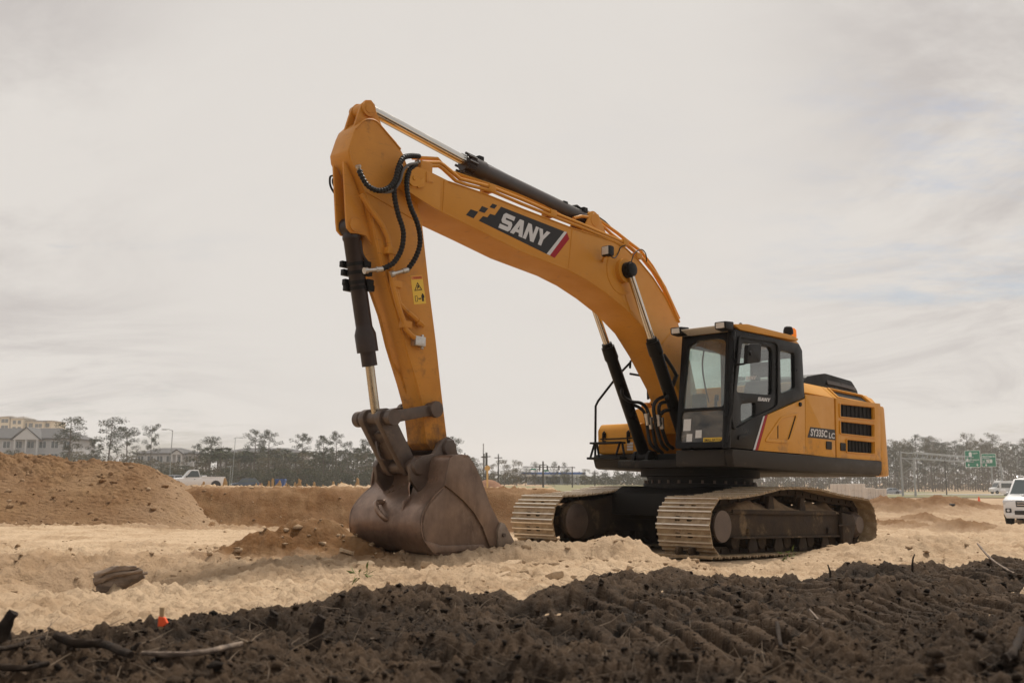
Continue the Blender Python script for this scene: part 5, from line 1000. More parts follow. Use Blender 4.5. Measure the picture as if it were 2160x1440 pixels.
# ------------------------------------------------------------------ broken crust slabs, timber and markers near the machine
def rock_slab(name, loc, sx, sy, th, tilt, rz, m):
    n = random.randint(5, 7); pts = [(math.cos(2*math.pi*i/n+random.uniform(-.3, .3))*sx*random.uniform(.75, 1.1), math.sin(2*math.pi*i/n+random.uniform(-.3, .3))*sy*random.uniform(.75, 1.1)) for i in range(n)]
    bm = B(); prism(bm, pts, 0, th, lambda a, b, d: (a, b, d+random.uniform(-.2, .2)*th)); o = finish(name, bm, m, None, 25, th*.18); o.location = loc; o.rotation_euler = (tilt[0], tilt[1], rz); return o
for px, py, s_ in [(905, 1178, .13), (945, 1172, .16), (985, 1172, .18), (1030, 1168, .15), (1075, 1170, .17), (1115, 1166, .14), (1150, 1172, .18), (1195, 1168, .20), (1240, 1172, .15), (1270, 1160, .13), (1320, 1165, .15), (1336, 1178, .12), (1370, 1178, .12), (1410, 1180, .12), (1440, 1186, .10), (1000, 1192, .12), (1060, 1194, .14), (1110, 1190, .10), (1170, 1194, .13), (1225, 1192, .11), (1290, 1194, .12), (680, 1176, .11), (730, 1166, .09), (770, 1180, .10)]:
    p_ = gz(px, py, .30); z = gnd2(p_[0], p_[1]); sc_ = s_*random.uniform(.8, 1.15)
    tag(rock_slab('crust_chunk', (p_[0], p_[1], z-.015), sc_, sc_*random.uniform(.6, .9), .05*random.uniform(.7, 1.3), (random.uniform(-.45, .25), random.uniform(-.3, .3)), random.uniform(0, 6.28), 'sand'), 'flat broken chunk of crusted pale sand heaped before the bucket and tracks', 'sand chunk', 'broken chunks of crusted sand')
mat('old_wood', (.24, .175, .125), .85, col2=(.06, .043, .034), scale=5, amt=.95, bump=.6, bscale=14, stretch=(.25, 3, 3))
mat('charred_wood', (.016, .012, .010), .9, spec=.1, col2=(.05, .036, .026), scale=6, amt=.8, bump=.6, bscale=16, stretch=(.3, 2, 2))
mat('raw_wood', (.40, .27, .14), .8, col2=(.28, .18, .09), scale=4)
mat('flag_orange', (.85, .10, .02), .6)
mat('flag_pink', (.80, .16, .16), .6)
def limb(name, pts, r0, r1, m, k=6, n=9, rough=.18, parent=None):
    Ps = spline(pts, k); bm = B(); rings = []; s = None
    for i, p in enumerate(Ps):
        d = (Ps[min(i+1, len(Ps)-1)]-Ps[max(i-1, 0)]).normalized(); s = frame_axes(d)[1] if s is None else (s-d*s.dot(d)).normalized(); t = s.cross(d); r = r0+(r1-r0)*i/(len(Ps)-1)
        rings.append([bm.verts.new(p+(s*math.cos(2*math.pi*j/n)+t*math.sin(2*math.pi*j/n))*r*random.uniform(1-rough, 1+rough)) for j in range(n)])
    for a, b in zip(rings, rings[1:]):
        for i in range(n): bm.faces.new((a[i], a[(i+1) % n], b[(i+1) % n], b[i]))
    bm.faces.new(rings[0][::-1]); bm.faces.new(rings[-1]); return finish(name, bm, m, parent, 50)
def soilp(px, py, dz=0., zz_=.26):
    p_ = soil_hit(px, py); return Vector((p_[0], p_[1], p_[2]+dz))
def sandp(px, py, dz=0., z0=.17):
    p_ = soil_hit(px, py, True); return Vector((p_[0], p_[1], p_[2]+dz))
# split log sunk in the sand hollow
lg = empty('split_log', sandp(238, 1238)); tag(lg, 'split weathered log sunk in the sand hollow at left', 'log')
a = sandp(208, 1246, .045); b = a+Vector((.30, .06, .08))
limb('log_body', [a-lg.location+Vector((0, 0, -.04)), a.lerp(b, .5)-lg.location+Vector((0, 0, -.03)), b-lg.location], .075, .04, 'old_wood', 6, 11, .16, lg)
for k in range(5):
    o_ = Vector((random.uniform(-.02, .02), random.uniform(-.06, .06), -.02+.022*k)); l = limb('split_strip', [a+o_-lg.location, a.lerp(b, .5)+o_+Vector((0, 0, .01))-lg.location, b+o_*.6+Vector((random.uniform(-.06, .05), 0, 0))-lg.location], random.uniform(.025, .035), random.uniform(.006, .014), 'old_wood', 5, 7, .3, lg)
for pts, r0, r1, lab in (([(120, 1356), (160, 1372), (215, 1386), (275, 1395)], .020, .015, 'dark broken branch lying in the topsoil, thicker end at far left'),
                         ([(300, 1400), (360, 1398), (430, 1392), (508, 1380)], .009, .012, 'straight stick with pale top edge beside the broken branch'),
                         ([(-30, 1428), (40, 1424), (100, 1420)], .014, .011, 'short stick at the bottom left corner of the topsoil'),
                         ([(-20, 1386), (30, 1372), (92, 1360)], .012, .008, 'thin twig above the bottom left corner stick'),
                         ([(2064, 1176), (2090, 1188), (2120, 1200), (2140, 1216)], .012, .007, 'pale bent root on the topsoil at right'),
                         ([(1640, 1336), (1646, 1365), (1652, 1392)], .010, .007, 'thin upright twig among the tread marks'),
                         ([(1708, 1296), (1722, 1306), (1738, 1320)], .006, .005, 'pale straw stalk above the tread marks'),
                         ([(2120, 1410), (2140, 1380), (2158, 1352)], .018, .012, 'clod-covered root stump at the bottom right corner')):
    n_ = len(pts); P3 = [soilp(x, y, r0*1.0) for x, y in pts]; zl_ = sorted(p.z for p in P3)[len(P3)//2]+.01
    for i_, p in enumerate(P3): p.z = zl_+.35*(p.z-zl_)
    c = P3[0].copy(); o = limb('branch', [p-c for p in P3], r0, r1, 'old_wood' if 'pale' in lab else 'charred_wood'); o.location = c; tag(o, lab, 'branch')
for px, y0, hgt, lean, lab in ((2, 1350, .11, .05, 'charred stump of wood at the left edge of the frame'), (570, 1318, .06, .02, 'knob of dark root standing on the topsoil edge'), (664, 1352, .09, .03, 'upright dark root stub below the pale sand'), (1752, 1212, .08, -.02, 'upright dark twig on the topsoil edge below the near track'), (1924, 1202, .12, .03, 'forked dry twig on the topsoil edge right of the near track')):
    c = soilp(px, y0); o = limb('root_stub', [Vector((0, 0, -.05)), Vector((lean*.3, 0, hgt*.5)), Vector((lean, 0, hgt))], .010 if 'twig' in lab else .035, .005 if 'twig' in lab else .02, 'charred_wood', 4, 7, .3); o.location = c; tag(o, lab, 'root')
# survey stake with an orange ribbon
c = soilp(340, 1324, -.01); sk = empty('survey_stake', c); tag(sk, 'short survey stake with a bright orange ribbon at the topsoil edge', 'stake')
bm = B(); prism(bm, [(-.010, -.04), (.010, -.04), (.010, .10), (-.010, .10)], -.006, .006); finish('stake', bm, 'raw_wood', sk, 0, .002)
bm = B(); prism(bm, [(-.013, .015), (.013, .015), (.030, .03), (.016, .055), (-.013, .06)], -.010, .010); finish('ribbon', bm, 'flag_orange', sk, 0, .002)

# ------------------------------------------------------------------ trees
def leafmat(name, c1, c2, c3):
    m = mat(name, c1, .8, col2=c2, scale=.9, amt=1., col3=c3, scale3=.35, lo3=.5, hi3=.66, detail=3); b = m.node_tree.nodes['Principled BSDF']; b.inputs['Specular IOR Level'].default_value = .15; return m
leafmat('pine_leaf', (.028, .036, .016), (.056, .058, .026), (.075, .070, .036))
leafmat('pine_dry', (.085, .072, .036), (.125, .10, .052), (.06, .06, .03))
leafmat('palm_leaf', (.036, .046, .022), (.066, .073, .035), (.095, .086, .048))
leafmat('oak_leaf', (.046, .049, .026), (.08, .075, .04), (.105, .09, .055))
leafmat('weed_leaf', (.10, .14, .04), (.14, .16, .06), (.16, .14, .07))
mat('bark', (.075, .058, .046), .9, col2=(.13, .10, .08), scale=4, amt=.9)
mat('bark_pale', (.16, .135, .115), .9, col2=(.10, .085, .072), scale=4, amt=.8)
def tuftmesh(name, centres, per, size, seed, asp=.45, m='pine_leaf'):
    r_ = np.random.default_rng(seed); vs, fs = [], []
    for (cx, cy, cz, rad) in centres:
        for k in range(per):
            d = r_.normal(0, 1, 3); d /= np.linalg.norm(d); p = np.array([cx, cy, cz])+d*rad*r_.uniform(.3, 1)**.6*np.array([1, 1, .75])
            a = r_.normal(0, 1, 3)+d*.9; a /= np.linalg.norm(a); b = np.cross(a, r_.normal(0, 1, 3)); b /= np.linalg.norm(b); L = size*r_.uniform(.6, 1.3); i = len(vs)
            vs += [p-b*L*asp*.5, p+a*L*.5-b*L*asp*.35, p+a*L+b*L*asp*.1, p+a*L*.45+b*L*asp*.5]; fs.append((i, i+1, i+2, i+3))
    me = bpy.data.meshes.new(name); me.from_pydata([tuple(v_) for v_ in vs], [], fs); me.materials.append(MATS[m]); return me
def woodmesh(name, limbs, m):
    bm = B()
    for pts, r0, r1 in limbs:
        Ps = spline(pts, 3); rings = []; s = None; n = 6
        for i, p in enumerate(Ps):
            d = (Ps[min(i+1, len(Ps)-1)]-Ps[max(i-1, 0)]).normalized(); s = frame_axes(d)[1] if s is None else (s-d*s.dot(d)).normalized(); t = s.cross(d); r = r0+(r1-r0)*i/(len(Ps)-1)
            rings.append([bm.verts.new(p+(s*math.cos(2*math.pi*j/n)+t*math.sin(2*math.pi*j/n))*r) for j in range(n)])
        for a, b in zip(rings, rings[1:]):
            for i in range(n): bm.faces.new((a[i], a[(i+1) % n], b[(i+1) % n], b[i]))
    me = bpy.data.meshes.new(name); bm.to_mesh(me); bm.free(); me.materials.append(MATS[m]); return me
def pine_variant(seed, h_=15., bare=.55, spread=2.6, nb=15, leaf='pine_leaf', per=64):
    r_ = random.Random(seed); limbs = []; cen = []; bx, by = r_.uniform(-.5, .5), r_.uniform(-.5, .5)
    top = Vector((bx, by, h_)); limbs.append(([(0, 0, 0), (bx*.2, by*.3, h_*.4), (bx*.8, by*.7, h_*.75), top], .20, .05)); cen.append((bx, by, h_-.1, .8))
    for k in range(nb):
        f = bare+(1-bare)*(k+.5)/nb; a = k*2.4+r_.uniform(-.5, .5); L = spread*(.45+.75*math.sin(math.pi*min(1, (1-f)/(1-bare)*.75+.12)))*r_.uniform(.6, 1.1)
        b0 = Vector((bx*f, by*f, h_*f)); e = b0+Vector((math.cos(a)*L, math.sin(a)*L, L*r_.uniform(.15, .55))); limbs.append(([b0, b0.lerp(e, .5)+Vector((0, 0, -.1)), e], .06, .02))
        cen.append((e.x, e.y, e.z, r_.uniform(.6, .95)))
        if L > 1.4: m_ = b0.lerp(e, .6); cen.append((m_.x+r_.uniform(-.4, .4), m_.y+r_.uniform(-.4, .4), m_.z+.3, r_.uniform(.45, .7)))
    return woodmesh('trunk', limbs, 'bark'), tuftmesh('crown', cen, per, .34, seed, .5, leaf), h_
def oak_variant(seed, h_=8.5, leaf='oak_leaf', wide=2.6, low=.22):
    r_ = random.Random(seed); limbs = [([(0, 0, 0), (.1, .1, h_*.3), (.0, .2, h_*.7)], .17, .06)]; cen = []
    for k in range(24):
        f = low+(1-low)*r_.random(); a = r_.uniform(0, 6.28); L = wide*math.sqrt(max(.05, 1-((f-.55)/.55)**2))*r_.uniform(.3, 1); e = Vector((math.cos(a)*L, math.sin(a)*L, h_*f)); cen.append((e.x, e.y, e.z, r_.uniform(.7, 1.15)))
        if k % 3 == 0: limbs.append(([(0, .1, h_*f*.6), (e.x*.5, e.y*.5, h_*f*.85), e], .06, .02))
    cen.append((0, 0, h_*.97, .8)); return woodmesh('trunk', limbs, 'bark_pale'), tuftmesh('crown', cen, 48, .36, seed, .6, leaf), h_
def palm_variant(seed, h_=8.):
    r_ = np.random.default_rng(seed); bx = r_.uniform(-.4, .4); limbs = [([(0, 0, 0), (bx*.5, 0, h_*.5), (bx, 0, h_-1.0)], .17, .15)]; vs, fs = [], []
    for k in range(46):
        a = r_.uniform(0, 6.28); e = r_.uniform(-.75, 1.2); L = r_.uniform(1.3, 1.9); c0 = np.array([bx, 0, h_-1.0]); d = np.array([math.cos(a)*math.cos(e), math.sin(a)*math.cos(e), math.sin(e)])
        sd = np.array([-math.sin(a), math.cos(a), 0]); hub = c0+d*L*.45
        for j in range(6):
            an = (j-2.5)*.30; t = d*math.cos(an)+sd*math.sin(an); tip = hub+t*L*.62+np.array([0, 0, -.32*L*abs(r_.normal(.7, .3))]); i = len(vs); w_ = .10
            u_ = np.cross(t, [0, 0, 1.]); u_ /= np.linalg.norm(u_)+1e-6
            vs += [hub, hub+t*L*.3+u_*w_, tip, hub+t*L*.3-u_*w_]; fs.append((i, i+1, i+2, i+3))
    me = bpy.data.meshes.new('crown'); me.from_pydata([tuple(v_) for v_ in vs], [], fs); me.materials.append(MATS['palm_leaf']); return woodmesh('trunk', limbs, 'bark_pale'), me, h_
PINES = [pine_variant(100+i, 15, .50+.06*(i % 3), 2.3+.3*(i % 3), 13+i) for i in range(5)]
TALL = [pine_variant(200+i, 18, .50-.07*(i % 3), 2.2+.25*(i % 2), 22, 'pine_leaf' if i % 2 else 'pine_dry', 40) for i in range(6)]
OAKS = [oak_variant(300+i, 8.5, 'oak_leaf' if i % 2 else 'pine_dry', 2.3+.4*(i % 3)) for i in range(4)]
PALMS = [palm_variant(400+i) for i in range(4)]
SHRUB = [oak_variant(500+i, 4., 'oak_leaf', 2.0, .05) for i in range(2)]
def plant(name, var, x, y, h_, label, group=None, wide=1., cat='tree', z=None):
    tm, cm, h0 = var; z = gnd(x, y) if z is None else z; e = empty(name, (x, y, z-.1), random.uniform(0, 6.28)); k = h_/h0; e.scale = (k*wide, k*wide, k)
    for nm, me in (('trunk', tm), ('crown', cm)):
        o = bpy.data.objects.new(nm, me); COL.objects.link(o); o.parent = e
    return tag(e, label, cat, group)
def plant_px(name, var, px, top, D, label, group=None, wide=1., cat='tree'):
    x = (px-1080)/F*D*1.0; z = gnd(x, D); zt = CH+(YH-top)*D/F; return plant(name, var, x, D, zt-z, label, group, wide, cat)
# singled-out pines above the left wood
for px, top, D, w_, lab in ((152, 884, 232, 1.25, 'broad pine rising before the grey roofed apartment building'), (233, 886, 228, 1.2, 'tallest open pine right of the apartment roof'), (274, 906, 232, 1.1, 'thin crowned pine just right of the tallest open pine'), (323, 901, 230, .75, 'lone slender pine with a small tuft on a bare trunk'),
                            (206, 930, 236, .8, 'small pine between the apartment roof and the tallest open pine'), (448, 925, 238, .95, 'pine with round crown above the white pickup'), (419, 938, 240, .9, 'lower pine left above the white pickup'), (540, 911, 238, 1.1, 'feathery pine left of the pair in the middle of the left wood'), (571, 911, 234, 1.1, 'dark rounded pine right of the feathery one'),
                            (641, 919, 238, .9, 'forked pine left of the three by the bucket'), (686, 924, 236, 1.0, 'flat topped pine in the middle of the three by the bucket'), (712, 914, 234, .95, 'tallest pine of the three left of the bucket link'), (735, 934, 240, .8, 'small pine right of the three, beside the bucket link'), (962, 926, 236, .8, 'pine crown showing right of the bucket ears'), (775, 930, 240, .8, 'pine crown showing behind the bucket linkage')):
    plant_px('pine_tree', random.choice(PINES), px, top, D, lab, None, w_)
# the lower wood: palms and broadleaf trees
px = -60
while px < 1010:
    D = random.uniform(238, 300); k = random.random(); top = random.uniform(944, 972) if px < 900 else random.uniform(960, 985)
    if 300 < px < 420: top += 22
    if px < 300: top += 6
    if k < .45 and px > 330: plant_px('cabbage_palm', random.choice(PALMS), px, top, D, 'hazy cabbage palm in the low wood beyond the sand bank', 'cabbage palms of the low wood', 1.5)
    else: plant_px('broadleaf_tree', random.choice(OAKS), px, top+4, D, 'hazy broadleaf tree in the low wood beyond the sand bank', 'broadleaf trees of the low wood', 1.5)
    if random.random() < .55: plant_px('shrub', random.choice(SHRUB), px+random.uniform(-8, 8), random.uniform(990, 1006), random.uniform(215, 235), 'low shrub at the foot of the left wood', 'shrubs before the left wood', 1.3, 'shrub')
    px += random.uniform(5.5, 10)
for px, top, D, w_ in ((1000, 968, 250, 1.), (1040, 980, 262, 1.), (1064, 972, 256, 1.1), (1090, 973, 250, 1.2), (1086, 990, 240, 1.5), (1108, 985, 250, 1.), (1128, 976, 262, .9), (1168, 975, 270, .7), (1190, 978, 272, .7), (1196, 990, 262, 1.), (1232, 990, 280, 1.), (1252, 994, 290, 1.), (1275, 989, 300, 1.), (1300, 992, 300, 1.), (1325, 990, 305, 1.), (1352, 992, 300, 1.), (1376, 990, 300, 1.)):
    plant_px('broadleaf_tree', random.choice(OAKS), px, top, D, 'hazy broadleaf tree along the road between bucket and house', 'roadside trees in the middle distance', w_)
# pine plantation on the right
cnt = 0
px = 1540
while px < 2290:
    D = random.uniform(330, 430); top = 938+random.gauss(0, 9)+(6 if px < 1900 else 0)
    plant_px('pine_tree', random.choice(TALL), px, top, D, 'tall straight pine in the plantation beyond the highway', 'pines of the plantation on the right', random.uniform(.9, 1.25)); px += random.uniform(3.2, 7.0); cnt += 1
# thickets behind the trunks: leaf masses nobody could count
def thicket(name, px0, px1, D0, D1, y0, n, m, size, label, seed):
    r_ = np.random.default_rng(seed); cen = []
    for k in range(n):
        p_, D = r_.uniform(px0, px1), r_.uniform(D0, D1); x = (p_-1080)/F*D; z = gnd(x, D); zt = CH+(YH-y0)*D/F-z; cen.append((x, D, z+zt*r_.random()**1.1*r_.uniform(.6, 1.15), r_.uniform(.8, 1.5)))
    o = bpy.data.objects.new(name, tuftmesh(name, cen, 26, size, seed, .7, m)); COL.objects.link(o); tag(o, label, 'undergrowth', kind='stuff')
thicket('undergrowth', 1540, 2300, 432, 470, 985, 1500, 'pine_dry', .8, 'brown undergrowth filling the gaps of the pine plantation', 31)
thicket('undergrowth', -60, 1000, 300, 330, 988, 650, 'oak_leaf', .7, 'grey green thicket filling the gaps of the left wood', 32)
thicket('undergrowth', 990, 1420, 312, 345, 1000, 420, 'oak_leaf', .7, 'hazy roadside thicket between bucket and house', 33)
# tufts of weed on the sand
for px, py, h_, lab in ((762, 1232, .13, 'small green weed on the pale sand left of the topsoil rise'), (1664, 1172, .16, 'small weed by the rollers of the near track')):
    c = sandp(px, py) if px < 1000 else sandp(px, 1184); me = tuftmesh('leaves', [(0, 0, h_*.4, h_*.5)], 26, h_*.55, 9, .25, 'weed_leaf'); o = bpy.data.objects.new('weed', me); COL.objects.link(o); o.location = c; tag(o, lab, 'weed')

# ------------------------------------------------------------------ road, verge and far ground covers
def strip(name, pts, m, dz):
    """pts: rows of (left xy, right xy) laid on the ground"""
    bm = B(); prev = None
    for a, b in pts:
        va = bm.verts.new((a[0], a[1], gnd2(*a)+dz)); vb = bm.verts.new((b[0], b[1], gnd2(*b)+dz))
        if prev: bm.faces.new((prev[0], prev[1], vb, va))
        prev = (va, vb)
    return finish(name, bm, m, None, 60)
def xs(D, p0, p1, n): return [((p-1080)/F*D) for p in np.linspace(p0, p1, n)]
rows = [((x, 170+.10*x), (x+6, 205+.10*x)) for x in np.linspace(40, 200, 40)]
tag(strip('grass_verge', rows, 'grass_ground', .12), kind='structure')
rows = [((x, 205+.12*x), (x, 222+.12*x)) for x in np.linspace(20, 260, 50)]
tag(strip('highway', rows, 'road_pale', .16), kind='structure')
rows = [((x, 222+.13*x), (x, 330+.13*x)) for x in np.linspace(10, 280, 50)]
tag(strip('grass_verge', rows, 'grass_ground', .10), kind='structure')
rows = [((x, 120), (x, 225)) for x in np.linspace(-130, 20, 60)]
tag(strip('grass_verge', rows, 'grass_ground', .10), kind='structure')

# ------------------------------------------------------------------ buildings
mat('wall_white', (.44, .44, .45), .8, col2=(.36, .36, .37), scale=.6)
mat('wall_cream', (.62, .55, .42), .8, col2=(.54, .48, .37), scale=.6)
mat('roof_grey', (.062, .060, .063), .8, col2=(.045, .044, .046), scale=.8, stretch=(1, 1, 6))
mat('roof_hotel', (.16, .14, .12), .8)
mat('pane_dark', (.06, .075, .085), .2)
mat('trim', (.55, .55, .55), .7)
mat('canopy_blue', (.03, .12, .42), .5)
mat('pole_grey', (.34, .35, .37), .55, .4)
mat('pole_dark', (.055, .048, .042), .85)
mat('sign_green', (.0, .20, .115), .45)
mat('sign_white', (.75, .77, .75), .5)
mat('sign_tan', (.62, .42, .17), .6)
mat('block_white', (.62, .57, .52), .85, col2=(.52, .47, .42), scale=2)
def house(name, px0, px1, D, y_ridge, y_eave, y_base, depth, label, wallm, roofm, storeys, ncol, gables=(), rot=0.):
    x0, x1 = (px0-1080)/F*D, (px1-1080)/F*D; zr, ze = CH+(YH-y_ridge)*D/F, CH+(YH-y_eave)*D/F; zb = min(gnd(x0, D), gnd(x1, D))-1; L = x1-x0
    e = empty(name, (x0, D, zb), rot); tag(e, label, 'building'); zr -= zb; ze -= zb
    bm = B(); box(bm, (0, 0, 0), (L, depth, ze)); wall = finish('wall', bm, wallm, e, 0)
    bm = B(); o_ = .8; v_ = [bm.verts.new(p) for p in ((-o_, -o_, ze), (L+o_, -o_, ze), (L+o_, depth+o_, ze), (-o_, depth+o_, ze), (depth*.45, depth/2, zr), (L-depth*.45, depth/2, zr), (-o_, -o_, ze+.3), (L+o_, -o_, ze+.3), (L+o_, depth+o_, ze+.3), (-o_, depth+o_, ze+.3))]
    for f_ in ((0, 1, 7, 6), (1, 2, 8, 7), (2, 3, 9, 8), (3, 0, 6, 9), (6, 7, 5, 4), (7, 8, 5), (8, 9, 4, 5), (9, 6, 4), (3, 2, 1, 0)): bm.faces.new([v_[i] for i in f_])
    rf = finish('roof', bm, roofm, e, 0)
    sh_ = ze/storeys
    for i in range(ncol):
        for s in range(storeys):
            cx = L*(i+.5)/ncol; w_, hh = min(1.1, L/ncol*.32), sh_*.26
            bm = B(); box(bm, (cx-w_-.12, -.06, sh_*(s+.55)-hh-.12), (cx+w_+.12, -.01, sh_*(s+.55)+hh+.12)); wd = finish('window', bm, 'trim', e, 0)
            for dx in (-.5, .5):
                bm = B(); box(bm, (cx+dx*w_-w_*.42, -.09, sh_*(s+.55)-hh), (cx+dx*w_+w_*.42, -.065, sh_*(s+.55)+hh)); finish('pane', bm, 'pane_dark', wd, 0)
    for g0, g1, gy in gables:
        a, b = (g0-1080)/F*D-x0, (g1-1080)/F*D-x0; zg = CH+(YH-gy)*D/F-zb
        bm = B(); prism(bm, [(a, ze-.2), (b, ze-.2), ((a+b)/2, zg)], -1.6, depth*.4); g_ = finish('gable', bm, 'trim', e, 0)
        bm = B(); m_ = (a+b)/2; prism(bm, [(a-.6, ze-.3), (a-.6, ze), (m_, zg+.35), (b+.6, ze), (b+.6, ze-.3), (m_, zg+.03)], -1.9, depth*.42); finish('gable_roof', bm, roofm, g_, 0)
        for f in (.08, .5, .92):
            c = a+(b-a)*f; bm = B(); box(bm, (c-.25, -1.5, 0), (c+.25, -1.0, ze-.2)); finish('column', bm, 'trim', g_, 0)
    return e
ap = house('apartment_building', -120, 158, 300, 901, 927, 1000, 16, 'white apartment building with grey hipped roof and white gable', 'wall_white', 'roof_grey', 4, 11, ((36, 92, 904), (-80, -20, 904)))
house('apartment_building', 292, 412, 330, 944, 958, 1010, 14, 'low white building with grey roof behind the lamp post', 'wall_white', 'roof_grey', 3, 6, ((368, 392, 950),))
house('apartment_building', 470, 640, 330, 944, 957, 1010, 14, 'grey roofed building half hidden behind the middle of the left wood', 'wall_white', 'roof_grey', 3, 8)
# the resort hotel far behind, with its towers
hD = 560; hx = (-160-1080)/F*hD; ht = empty('hotel', (hx, hD, -3)); tag(ht, 'cream resort hotel with hipped towers above the apartment roof', 'building')
def hz(y): return CH+(YH-y)*hD/F+3
def hxx(p_): return (p_-1080)/F*hD-hx
for p0, p1, yt, dp in ((-160, 110, 889, 18),):
    bm = B(); box(bm, (hxx(p0), 0, 0), (hxx(p1), dp, hz(yt))); finish('wall', bm, 'wall_cream', ht, 0)
for p0, p1, yt, yr in ((-30, -4, 882, 877), (8, 27, 881, 877), (30, 56, 884, 878), (79, 98, 891, 887.5), (-80, -50, 884, 878)):
    a, b, zt = hxx(p0), hxx(p1), hz(yt); bm = B(); box(bm, (a, -3, 0), (b, 12, zt)); tw = finish('tower', bm, 'wall_cream', ht, 0)
    bm = B(); v_ = [bm.verts.new(p) for p in ((a-1, -4, zt), (b+1, -4, zt), (b+1, 13, zt), (a-1, 13, zt), ((a+b)/2, 4, hz(yr)))]
    for f_ in ((0, 1, 4), (1, 2, 4), (2, 3, 4), (3, 0, 4), (3, 2, 1, 0)): bm.faces.new([v_[i] for i in f_])
    finish('tower_roof', bm, 'roof_hotel', tw, 0)
    for f in (.3, .7):
        for s in range(2): c = a+(b-a)*f; bm = B(); box(bm, (c-.9, -3.1, zt-3.2-s*3.6), (c+.9, -3.02, zt-1.2-s*3.6)); finish('window', bm, 'pane_dark', tw, 0)
bm = B(); box(bm, (hxx(-160)-1, -1.2, hz(889)), (hxx(111)+1, 19, hz(888.2))); finish('cornice', bm, 'roof_hotel', ht, 0)
for i in range(22):
    for s in range(3):
        c = hxx(-150)+(hxx(108)-hxx(-150))*(i+.5)/22; bm = B(); box(bm, (c-1.1, -.1, hz(889)-3.4-s*3.6), (c+1.1, -.02, hz(889)-1.2-s*3.6)); finish('window', bm, 'pane_dark', ht, 0)
# filling station
gD = 300; gx = (1100-1080)/F*gD; gs = empty('filling_station', (gx, gD, gnd(gx, gD))); tag(gs, 'filling station with blue and white canopy far behind the far track', 'building')
bm = B(); box(bm, (0, 0, 2.6), (19, 9, 3.1)); finish('canopy', bm, 'trim', gs, 0); bm = B(); box(bm, (-.05, -.05, 3.1), (19.05, 9.05, 3.75)); finish('fascia', bm, 'canopy_blue', gs, 0)
for x in (2, 7, 12, 17):
    bm = B(); box(bm, (x-.25, 3, -.2), (x+.25, 3.5, 2.6)); finish('column', bm, 'trim', gs, 0)
    bm = B(); box(bm, (x-.4, 2, 0), (x+.4, 2.7, 1.7)); finish('pump', bm, 'pole_grey', gs, 0, .04)
bm = B(); box(bm, (2, 16, -.2), (17, 24, 3.6)); kw = finish('kiosk', bm, 'wall_white', gs, 0); bm = B(); box(bm, (4, 15.9, .4), (15, 15.98, 2.4)); finish('window', bm, 'pane_dark', kw, 0)

# ------------------------------------------------------------------ poles, lamps, signals, signs
def pole_px(name, px, top, D, r, m, label, cat, lean=0., group=None):
    x = (px-1080)/F*D; z = gnd(x, D); zt = CH+(YH-top)*D/F-z; e = empty(name, (x, D, z)); tag(e, label, cat, group)
    bm = B(); cyl(bm, (0, 0, -.3), (lean, 0, zt), r, r*.75, 8); finish('pole', bm, m, e); return e, zt
for px, top, D, r, lab in ((981, 956, 180, .16, 'dark utility pole just right of the bucket top'), (1022, 957, 200, .11, 'thin dark utility pole left of the thick one'), (1026.5, 955, 170, .24, 'thick wooden utility pole above the red dirt pile'), (1051.5, 958, 180, .13, 'dark utility pole right of the red dirt pile'), (1145, 973, 190, .20, 'wooden pole behind the traffic signal arm'), (1253, 992, 220, .12, 'short pole seen under the front of the house')):
    e, zt = pole_px('utility_pole', px, top, D, r, 'pole_dark', lab, 'pole')
    bm = B(); box(bm, (-.7, -.06, zt-.75), (.7, .06, zt-.6)); finish('crossarm', bm, 'pole_dark', e, 0)
e, zt = pole_px('radio_mast', 1020, 936, 420, .25, 'pole_dark', 'thin far radio mast rising over the utility poles', 'mast')
for k in range(3): bm = B(); box(bm, (-.8, -.1, zt-6-k*7), (.8, .1, zt-5.5-k*7)); finish('antenna', bm, 'pole_dark', e, 0)
for px, top, D, arm, lab in ((364, 908, 150, -1.2, 'tall grey street lamp behind the spoil mound'), (494, 925, 210, 1.6, 'leaning far lamp post above the left wood'), (490, 985, 200, -.6, 'short white post beneath the palms left of the bucket')):
    e, zt = pole_px('street_lamp', px, top, D, .075, 'pole_grey', lab, 'street lamp', .5 if 'leaning' in lab else .15)
    bm = B(); tube(bm, [(.1, 0, zt-.1), (.1+arm*.4, 0, zt+.12), (.1+arm, 0, zt+.10)], .05, 6); am = finish('arm', bm, 'pole_grey', e)
    bm = B(); box(bm, (min(arm*.7, arm*1.3)+.1, -.15, zt+.02), (max(arm*.7, arm*1.3)+.1, .15, zt+.16)); finish('lamp_head', bm, 'pole_grey', e, 0, .03)
# traffic signal span
sD = 200; x1 = (1206-1080)/F*sD; x0 = (1104-1080)/F*sD; zs = CH+(YH-986)*sD/F; e = empty('traffic_signal', (x1, sD, gnd(x1, sD))); tag(e, 'traffic signal mast arm with green street signs far behind the tracks', 'traffic signal'); zb = gnd(x1, sD)
bm = B(); cyl(bm, (0, 0, -.3), (0, 0, zs-zb+.2), .13, .10, 10); finish('post', bm, 'pole_dark', e); bm = B(); tube(bm, [(.6, 0, zs-zb), (x0-x1, 0, zs-zb+.15)], .075, 8); finish('mast_arm', bm, 'pole_dark', e)
for px, y, w_, h_ in ((1125, 989.5, 1.1, .3), (1151, 992.5, 1.1, .35)):
    c = (px-1080)/F*sD-x1; z = CH+(YH-y)*sD/F-zb; bm = B(); box(bm, (c-w_/2, -.13, z-h_/2), (c+w_/2, -.09, z+h_/2)); finish('street_sign', bm, 'sign_green', e, 0, .02)
for px in (1138, 1154, 1178):
    c = (px-1080)/F*sD-x1; bm = B(); box(bm, (c-.15, -.25, zs-zb-.55), (c+.15, .05, zs-zb+.4)); finish('signal_head', bm, 'pole_dark', e, 0, .04)
